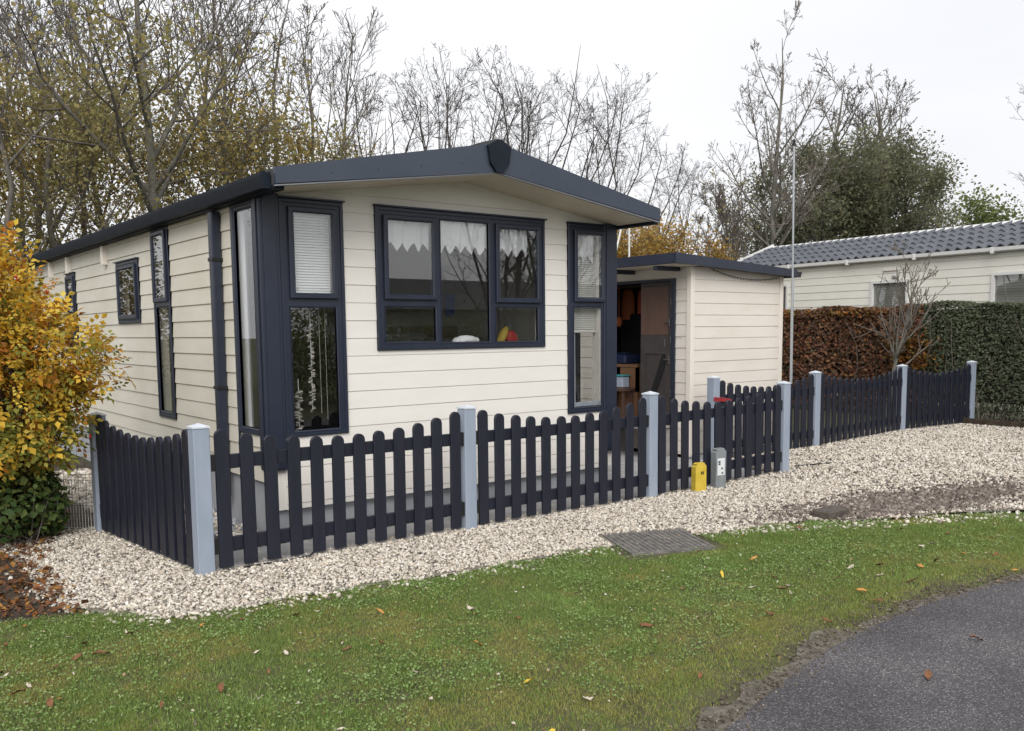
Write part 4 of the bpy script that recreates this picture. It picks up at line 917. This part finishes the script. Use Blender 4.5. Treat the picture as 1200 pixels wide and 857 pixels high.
LT = [q for i, q in enumerate(LT_) if i not in (8, 10, 13, 17)] + [(-9, 7, 8, 0, 'leafed tree beside the wood left of the chalet'), (-11, 12, 10, 2, 'olive tree standing left of the chalet wood edge'), (-8.5, 17, 10, 1, 'golden tree at the wood edge left of the chalet')]
for i, (x, y, h, v_, l) in enumerate(LT):
    plant_tree('deciduous_tree', l or 'slim half bare autumn tree among the crowded trunks behind the chalet', var[v_], (x, y, -.1), i*1.7, h/10.5, GL)
CT = [(12.0, 19.7, 11.0), (9.2, 13.0, 9.3), (11.9, 16.0, 10.0), (10.7, 13.1, 9.6), (13.7, 15.9, 10.3), (12.4, 13.0, 10.0), (15.5, 15.7, 10.8), (14.3, 12.8, 9.7), (16.3, 13.8, 9.2), (15.6, 11.8, 8.2), (18.4, 13.5, 7.8), (17.3, 12.2, 6.6)]
CL = {1: 'leafless multi twigged tree rising left of the roof ridge cap', 3: 'leafless tree standing straight above the roof ridge', 10: 'shorter leafless tree at the right end of the bare row behind the roof'}
for i, (x, y, h) in enumerate(CT):
    plant_tree('bare_tree', CL.get(i, 'leafless grey tree in the thin row behind the chalet roof ridge'), bare[i % 3], (x, y, -.1), i*2.1, h/10.0, 'leafless trees behind the roof ridge')
# right hand group
tall = tree_meshes('spreading_bare_tree', 212, 10.2, .105, (18, 9, 7, 4), 0, bark=BARKG, twig=mat('pale_twig', (.13, .11, .095), (.2, .175, .15), 10, .9), up=.36, ang=(30, 60), first=.25, ratio=.46, wob=.03, min_r=.006)
plant_tree('bare_tree', 'tall spreading leafless tree standing behind the shed and the mast', tall, (19.9, 9.7, -.1), .6, 1.01, None)
dense = [tree_meshes('dark_tree', 220+i, 9.6, .16, (18, 9, 7, 2), 14500, .13, LF_DARK, lz=(.0, .80), clump=.26, up=.32, ang=(30, 62), first=.08, ratio=.46, lasp=.45, min_r=.008) for i in range(2)]
for i, (x, y, h, l) in enumerate([(25.0, 13.3, 7.6, 'dark green tree directly right of the tall bare tree trunk'), (24.7, 11.1, 9.8, 'dark olive tree behind the left end of the pantile roof'), (28.2, 12.1, 10.4, 'tallest dark evergreen tree in the clump behind the pantile roof'), (27.3, 10.3, 9.9, 'broad dark evergreen tree above the pantile roof, in front of the tallest one'), (30.8, 11.5, 9.0, 'dark green tree at the right end of the evergreen clump'), (23.6, 12.6, 5.6, 'low dark green tree behind the tall bare tree')]):
    plant_tree('evergreen_tree', l, dense[i % 2], (x, y, -.2), i*2.3, h/9.6, 'dark evergreen clump')
limeb = tree_meshes('lime_bush', 240, 5.5, .1, (14, 8, 5), 9000, .12, LF_LIME, lz=(.0, 1.1), clump=.35, up=.3, ang=(30, 65), first=.05, ratio=.5)
for x, y, h, l in ((36.2, 11.6, 6.4, 'pale green leafy tree right of the evergreen clump'), (37.5, 9.6, 6.0, 'pale green leafy tree above the pantile roof near the right edge'), (41.5, 9.6, 6.6, 'pale green tree farthest right behind the pantile roof')):
    plant_tree('leafy_tree', l, limeb, (x, y, -.2), x, h/5.5, 'pale green trees')
plant_tree('bare_tree', 'slim leafless tree leaning in at the right edge behind the cabin', bare[1], (23.6, 2.9, -.1), 1.2, .86)
orange = tree_meshes('rust_bush', 250, 4.4, .07, (14, 8, 5), 5200, .085, LF_RUST, lz=(.0, 1.1), clump=.22, up=.35, ang=(25, 60), first=.05, ratio=.5)
for x, y, h, l in ((12.3, 8.0, 3.8, 'rust leaved bush behind the shed roof beside the white poles'), (14.4, 9.0, 4.1, 'rust orange bush rising over the middle of the shed roof'), (16.9, 9.9, 3.9, 'orange bush above the right part of the shed roof')):
    plant_tree('autumn_bush', l, orange, (x, y, -.1), x*3, h/4.4, 'rust bushes behind the shed', 'bush')
thicket = tree_meshes('bare_bush', 260, 4.6, .05, (18, 9, 6, 2), 700, .06, LF_OLIVE, up=.4, ang=(20, 50), first=.03, ratio=.55, min_r=.006)
plant_tree('bare_bush', 'grey twiggy leafless bush left of the tall bare tree', thicket, (18.0, 9.6, -.1), 0, 1.12, None, 'bush')
plant_tree('bare_bush', 'grey twiggy leafless bush behind the shed gutter end', thicket, (19.4, 11.2, -.1), 2, 1.15, None, 'bush')
# undergrowth filling the wood floor behind the chalet and the hedges beyond: a mass nobody could count
def mass(name, spots, n, size, mt, seed, asp=.6):
    g = np.random.default_rng(seed); S = np.array(spots, float); w = S[:, 3]*S[:, 4]*S[:, 5]; k = g.choice(len(S), n, p=w/w.sum())
    d = g.normal(size=(n, 3)); d /= np.linalg.norm(d, axis=1, keepdims=True); rr_ = g.random(n)[:, None]**.4
    C = S[k, :3]+d*rr_*S[k, 3:6]*(1+.25*np.sin(7*d[:, :1]+k[:, None])); C = C[C[:, 2] > 0]; V, F = leaf_quads(C, size, size*asp, seed+1, .8, fold=.1)
    return stuff(link(name, np_mesh(name, V, F, mt)))
g_ = random.Random(12)
LF_UNDER = lv((.075, .065, .03), (.13, .105, .035), (.18, .135, .04), (.06, .066, .03), (.23, .16, .045))
mass('undergrowth', [(-6+i*1.15+g_.uniform(-.5, .5), 22+g_.uniform(0, 5)-.18*i, g_.uniform(.8, 2.0), 1.3, 1.3, g_.uniform(1.6, 3.4)) for i in range(22)], 38000, .13, LF_UNDER, 300)
mass('undergrowth', [(-8+i*1.6, 30-.25*i+g_.uniform(-1, 1), 2.2, 1.6, 1.6, g_.uniform(2.8, 4.4)) for i in range(16)], 26000, .17, LF_UNDER, 301)
mass('undergrowth', [(21+i*1.5, 13.6+g_.uniform(-.6, .8)-.1*i, 1.4, 1.3, 1.2, g_.uniform(1.6, 2.6)) for i in range(14)], 20000, .13, LF_DARK, 302)
# hedge: beech at the back, then dense green towards the road
def hedge(name, label, ya, yb, ztop, n, size, mt, seed, core, fade=None):
    g = np.random.default_rng(seed); xl = lambda y: 12.90+.105*y; t = thing(name, label, 'hedge', (xl((ya+yb)/2), (ya+yb)/2, 0))
    f = g.random(n); y = ya+(yb-ya)*g.random(n); zt_ = ztop+.03*np.sin(y*3.1+seed)+.02*np.sin(y*7.7)
    front = f < .74; top = ~front
    bulge = .05*np.sin(y*2.3+1)+.04*np.sin(y*5.1+3*seed)
    z = np.where(front, .10+(zt_-.1)*g.random(n)**.85, zt_-.06*g.random(n)); x = xl(y) + np.where(front, bulge+.22*g.random(n)**2-.02*0, g.random(n)*.75)
    x += np.where(front, .06*(z/ztop-.5)*-1, 0)
    keep = (z > .45) | (g.random(n) < .42+z*.9)
    nr = np.where(front[:, None], [[-.9, -.25, .35]], [[-.2, 0, 1.]]); C = np.column_stack([x, y, z])[keep]
    V, F = leaf_quads(C, size, size*.62, seed+1, .55, nr[keep], fold=.12); link('foliage', np_mesh(name+'_foliage', V, F, mt), t).location = -Vector(t.location)
    lines = []
    for k in range(int((yb-ya)*26)):
        yy = g.uniform(ya, yb); p = np.array([xl(yy)+g.uniform(.05, .5), yy, 0.]); pts = [p]
        for s in range(4): p = p+np.array([g.normal(0, .07), g.normal(0, .16), ztop*.22]); pts.append(p)
        lines.append((np.array(pts), np.linspace(.012, .004, 5)))
    V, F = tubes_np(lines, 4); link('stems', np_mesh(name+'_stems', V, F, TWIG), t).location = -Vector(t.location)
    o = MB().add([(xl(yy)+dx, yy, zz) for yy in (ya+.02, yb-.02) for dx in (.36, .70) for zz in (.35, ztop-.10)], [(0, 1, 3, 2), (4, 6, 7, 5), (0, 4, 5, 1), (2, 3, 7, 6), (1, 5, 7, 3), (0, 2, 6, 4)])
    obj('shade_core', o, core, t); return t  # solid slab added against see-through; the hedge's inner shade is its dark colour
CORE = mat('hedge_inner_shade', (.012, .013, .008), (.03, .028, .018), 22, .95, .6)
hedge('beech_hedge', 'copper brown beech hedge between the shed and the green hedge', 1.40, 8.5, 2.06, 27000, .075, island_mat('copper_leaf', [(.085, .035, .022), (.18, .065, .03), (.05, .04, .022), (.22, .085, .038), (.035, .02, .016), (.10, .045, .03), (.20, .10, .045), (.06, .055, .03), (.14, .07, .045), (.26, .12, .045)], .6, .2), 60, CORE)
hedge('privet_hedge', 'clipped dark green hedge at the right edge beyond the fence end', -5.5, 1.65, 2.09, 50000, .05, island_mat('privet_leaf', [(.058, .070, .040), (.082, .098, .056), (.108, .124, .074), (.066, .080, .046), (.125, .14, .09)], .6, .2, spec=.25), 61, CORE)
mass('hedge_leaves', [(13.25, 2.6, 1.98, .25, .8, .10), (13.4, 4.2, 1.97, .25, 1.2, .10), (12.98, 1.5, 1.15, .12, .45, .5), (13.0, 1.75, 1.4, .12, .4, .35)], 1500, .07, lv((.30, .10, .03), (.30, .13, .025), (.22, .14, .03), (.12, .10, .03)), 303)
tag(tagm('hedge_board', MB().box(12.35, 12.42, -2.5, .45, 0, .15), EARTH, 'dark low timber edging board under the green hedge', 'board'))
mag = tree_meshes('young_shrub', 271, 2.3, .032, (13, 5, 3), 0, twig=mat('grey_stem', (.12, .10, .085), (.18, .155, .13), 14, .9), bark=BARKG, up=.42, ang=(30, 62), first=.30, ratio=.62, min_r=.005)
plant_tree('bare_shrub', 'small leafless upright shrub standing in front of the hedge behind the fence', mag, (12.15, 1.55, .0), .4, 1.12, None, 'shrub')
# rose bush at the left: arching canes, compound leaves, hips
rb = thing('rose_bush', 'big rose bush with yellow autumn leaves and red hips at the left edge', 'bush', (-1.75, 1.55, 0))
g0 = np.random.default_rng(77)
lobes = np.array([(-1.80, 1.62, 2.02, .42, .45, .55), (-1.62, 1.35, 1.82, .40, .4, .42), (-1.38, 1.08, 1.52, .38, .38, .38), (-1.80, 1.28, 1.15, .52, .5, .68), (-1.10, .87, 1.45, .25, .24, .22), (-1.40, 1.15, 1.05, .30, .30, .38), (-2.3, 1.7, 1.5, .55, .6, .9), (-1.30, 1.05, 1.22, .22, .2, .22)])
wt = lobes[:, 3]*lobes[:, 4]*lobes[:, 5]; n = 4600; k = g0.choice(len(lobes), n, p=wt/wt.sum())
d = g0.normal(size=(n, 3)); d /= np.linalg.norm(d, axis=1, keepdims=True); rr_ = .45+.65*g0.random(n)[:, None]**.55
Cc = lobes[k, :3]+d*rr_*lobes[k, 3:6]; Cc = Cc[Cc[:, 2] > .38]; d = d[:len(Cc)]; n = len(Cc)
base = np.array([-1.75, 1.55, 0.])
lines = []
for i in g0.choice(n, 330, replace=False):
    e = Cc[i]; b0 = base+np.array([g0.normal(0, .16), g0.normal(0, .16), 0]); mid = b0*.45+e*.55+np.array([0, 0, .28+.2*g0.random()]); tt = np.linspace(0, 1, 7)[:, None]
    pts = (1-tt)**2*b0+2*tt*(1-tt)*mid+tt**2*e; lines.append((pts, np.linspace(.009, .0025, 7)))
V, F = tubes_np(lines, 4); link('canes', np_mesh('canes', V, F, mat('rose_cane', (.06, .035, .025), (.11, .07, .045), 20, .8)), rb).location = -Vector(rb.location)
LC, LN = [], []
Vr, Fr = [], []
rdir = Cc-np.array([-1.75, 1.5, 1.3]); rdir /= np.linalg.norm(rdir, axis=1, keepdims=True)
ax = rdir+.8*g0.normal(size=(n, 3)); ax[:, 2] -= .25; ax /= np.linalg.norm(ax, axis=1, keepdims=True)
nrm = np.array([0, 0, 1.])+.45*g0.normal(size=(n, 3))+.5*rdir; nrm -= ax*(nrm*ax).sum(1, keepdims=True); nrm /= np.linalg.norm(nrm, axis=1, keepdims=True); sd_ = np.cross(ax, nrm)
sz = .62+.55*g0.random(n)
Vl = []
for j, (a_, s_, l_) in enumerate(((.13, 0, .062), (.10, .030, .055), (.10, -.030, .055), (.055, .030, .050), (.055, -.030, .050), (.015, .024, .042), (.015, -.024, .042))):
    tip = ax if s_ == 0 else ax*.45+sd_*np.sign(s_)*.9; tip = tip+.12*g0.normal(size=tip.shape); tip = tip/np.linalg.norm(tip, axis=1, keepdims=True); wd = np.cross(nrm, tip); wd /= np.linalg.norm(wd, axis=1, keepdims=True); S = sz[:, None]
    o_ = Cc+(ax*a_+sd_*s_*.35)*S; L1 = l_*S; W1 = L1*.36
    Vl.append(np.stack([o_, o_+tip*L1*.45+wd*W1+nrm*L1*.10, o_+tip*L1-nrm*L1*.12, o_+tip*L1*.45-wd*W1+nrm*L1*.10], 1))
Vl = np.stack(Vl, 1).reshape(-1, 4, 3)
zone = np.repeat(Cc[:, 2]+.25*g0.normal(size=n), 7)
def leafpart(sel, nm_, mt):
    Vv = Vl[sel].reshape(-1, 3); i = 4*np.arange(sel.sum())[:, None]; F = np.concatenate([i+[0, 1, 2], i+[0, 2, 3]], 1).reshape(-1, 3)
    link(nm_, np_mesh(nm_, Vv, F, mt), rb).location = -Vector(rb.location)
pick = np.repeat(g0.random(n), 7)
gp_ = np.clip(.10+.7*np.clip((1.5-zone)/1.0, 0, 1), 0, 1); op_ = gp_+(1-gp_)*.28
leafpart(pick >= op_, 'yellow_leaves', lv((.66, .42, .035), (.74, .54, .08), (.60, .33, .025), (.68, .58, .13), (.62, .40, .04), tr=.4))
leafpart((pick >= gp_) & (pick < op_), 'orange_leaves', lv((.46, .19, .02), (.34, .12, .02), (.54, .29, .03), (.26, .12, .035), tr=.35))
leafpart(pick < gp_, 'green_leaves', lv((.20, .22, .04), (.34, .33, .07), (.11, .15, .03), (.46, .41, .08), tr=.35))
hip = MB().sphere((0, 0, 0), (.012, .012, .011), 8, 6); hip.add([(-.004, 0, -.010), (.004, 0, -.010), (0, 0, -.022)], [(0, 1, 2)]); hm = hip.me('rose_hip', plain('rose_hip_red', (.36, .018, .012), .3), True)
for i in g0.choice(n, 46, replace=False):
    p = Cc[i]+rdir[i]*.09; o = bpy.data.objects.new('rose_hip', hm); COL.objects.link(o); o.parent = rb; o.location = Vector(p)-rb.location; s = .8+.8*g0.random(); o.scale = (s, s, s)
# green shrub at its foot
gb = thing('green_shrub', 'low green leafy shrub growing at the foot of the rose bush', 'shrub', (-1.62, 1.25, 0))
n = 1500; lob = np.array([(-1.60, 1.20, .36, .32, .28, .31), (-1.95, 1.15, .32, .42, .33, .31), (-1.42, 1.25, .30, .18, .2, .26)]); k = g0.integers(0, 3, n); d = g0.normal(size=(n, 3)); d /= np.linalg.norm(d, axis=1, keepdims=True)
Cg = lob[k, :3]+d*(.5+.55*g0.random(n)[:, None]**.6)*lob[k, 3:6]; d = d[Cg[:, 2] > .03]; Cg = Cg[Cg[:, 2] > .03]
V, F = leaf_quads(Cg, .062, .044, 78, .5, d*.6+np.array([0, 0, .7]), fold=.15)
link('leaves', np_mesh('shrub_leaves', V, F, lv((.035, .07, .018), (.065, .11, .028), (.10, .15, .04), (.045, .085, .024), (.16, .17, .045))), gb).location = -Vector(gb.location)
lines = []
for i in range(40):
    e = Cg[i]; b0 = np.array([-1.62, 1.25, 0])+g0.normal(0, .1, 3)*[1, 1, 0]; tt = np.linspace(0, 1, 5)[:, None]; lines.append((b0*(1-tt)+e*tt, np.linspace(.006, .002, 5)))
V, F = tubes_np(lines, 4); link('stems', np_mesh('shrub_stems', V, F, TWIG), gb).location = -Vector(gb.location)

# ------------------------------------------------------------------ single fallen leaves on the lawn
def fleaf(name, mt, seed):
    g = random.Random(seed); n_ = 7; V = []; F = []
    for i in range(n_):
        t_ = i/(n_-1); w = .021*math.sin(math.pi*min(1, t_*1.02+.02))**.75*(1-.25*t_); cz = .012*math.sin(t_*3.0+seed)+.006
        V += [(-.042+.084*t_, -w, cz+.010*g.random()), (-.042+.084*t_, 0, cz-.003), (-.042+.084*t_, w, cz+.012*g.random())]
    for i in range(n_-1):
        for j in (0, 1): F.append((3*i+j, 3*i+3+j, 3*i+4+j, 3*i+1+j))
    return MB().add(V, F).me(name, mt, True)
kinds = [('curled brown leaf lying on the lawn', [fleaf('fallen_leaf', mat('brown_leaf', (.13, .055, .025), (.20, .09, .04), 60, .8), s) for s in (1, 2)], 'brown leaves on the lawn'),
         ('pale dry leaf lying on the lawn', [fleaf('fallen_leaf', mat('pale_leaf', (.42, .36, .29), (.55, .48, .40), 60, .8), s) for s in (3, 4)], 'pale leaves on the lawn'),
         ('orange leaf lying on the lawn', [fleaf('fallen_leaf', mat('orange_leaf', (.38, .17, .035), (.48, .25, .06), 60, .7), s) for s in (5, 6)], 'orange leaves on the lawn'),
         ('yellow leaf lying on the lawn', [fleaf('fallen_leaf', mat('yellow_leaf', (.50, .34, .03), (.58, .42, .06), 60, .7), s) for s in (7, 8)], 'yellow leaves on the lawn')]
lp = scatter([(-3.2, -1.2), (-1.7, -1.15), (-1.1, -1.75), (1.6, -2.1), (3.4, -2.5), (5.2, -3.3), (3.5, -4.3), (1.2, -4.1), (-.2, -4.5), (-2.4, -3.2)], 4.6, 91); gl = random.Random(5)
lp2 = scatter([(-3.0, -1.1), (-1.9, -1.1), (-1.5, -1.6), (-1.6, -2.4), (-2.4, -2.6)], 16, 92)
for i, (x, y) in enumerate(np.concatenate([lp, lp2])):
    k = gl.choices((0, 1, 2, 3), (5, 4, 2, .7))[0]; l, ms_, gr = kinds[k]
    o = tag(link('fallen_leaf', gl.choice(ms_)), l, 'leaf', gr); s = gl.uniform(.45, 1.0); o.location = (x, y, .022); o.scale = (s, s*gl.uniform(.7, 1.2), s); o.rotation_euler = (gl.uniform(-.35, .35), gl.uniform(-.35, .35), gl.uniform(0, 6.3))
for x, y in ((1.9, -4.75), (2.75, -4.7), (1.2, -4.85)):
    o = tag(link('fallen_leaf', kinds[0][1][0]), 'brown leaf lying on the dark road', 'leaf', 'leaves on the road'); o.location = (x, y, .022); o.rotation_euler = (0, .1, x*3); o.scale = (.9, .9, .9)

# ------------------------------------------------------------------ across the road, seen in the window panes
plant_tree('bare_tree', 'bare tree across the road mirrored in the window panes', bare[0], (9.0, -8.4, 0), .4, .95)
plant_tree('bare_tree', 'second bare tree across the road mirrored in the panes', bare[1], (10.4, -8.9, 0), 2.4, .9)
oc = thing('opposite_cabin', 'dark roofed cabin across the road', 'house', (18, -23, 0))
obj('wall', MB().box(13.5, 25, -26, -19.8, 0, 2.5), mat('grey_cladding', (.22, .22, .22), rough=.6), oc)
obj('roof', MB().prism([(-26.4, 2.45), (-19.4, 2.45), (-22.9, 3.7)], 'x', 13.1, 25.4), ROOF, oc)
mass('far_hedge', [(1+i*1.1, -13.5+.05*i, 1.0, 1.0, .8, 1.5) for i in range(12)], 24000, .10, LF_LIME, 401)
mass('far_hedge', [(-16+i*2.2, -33, 1.8, 1.8, 1.5, 2.0) for i in range(24)], 26000, .16, LF_UNDER, 402)
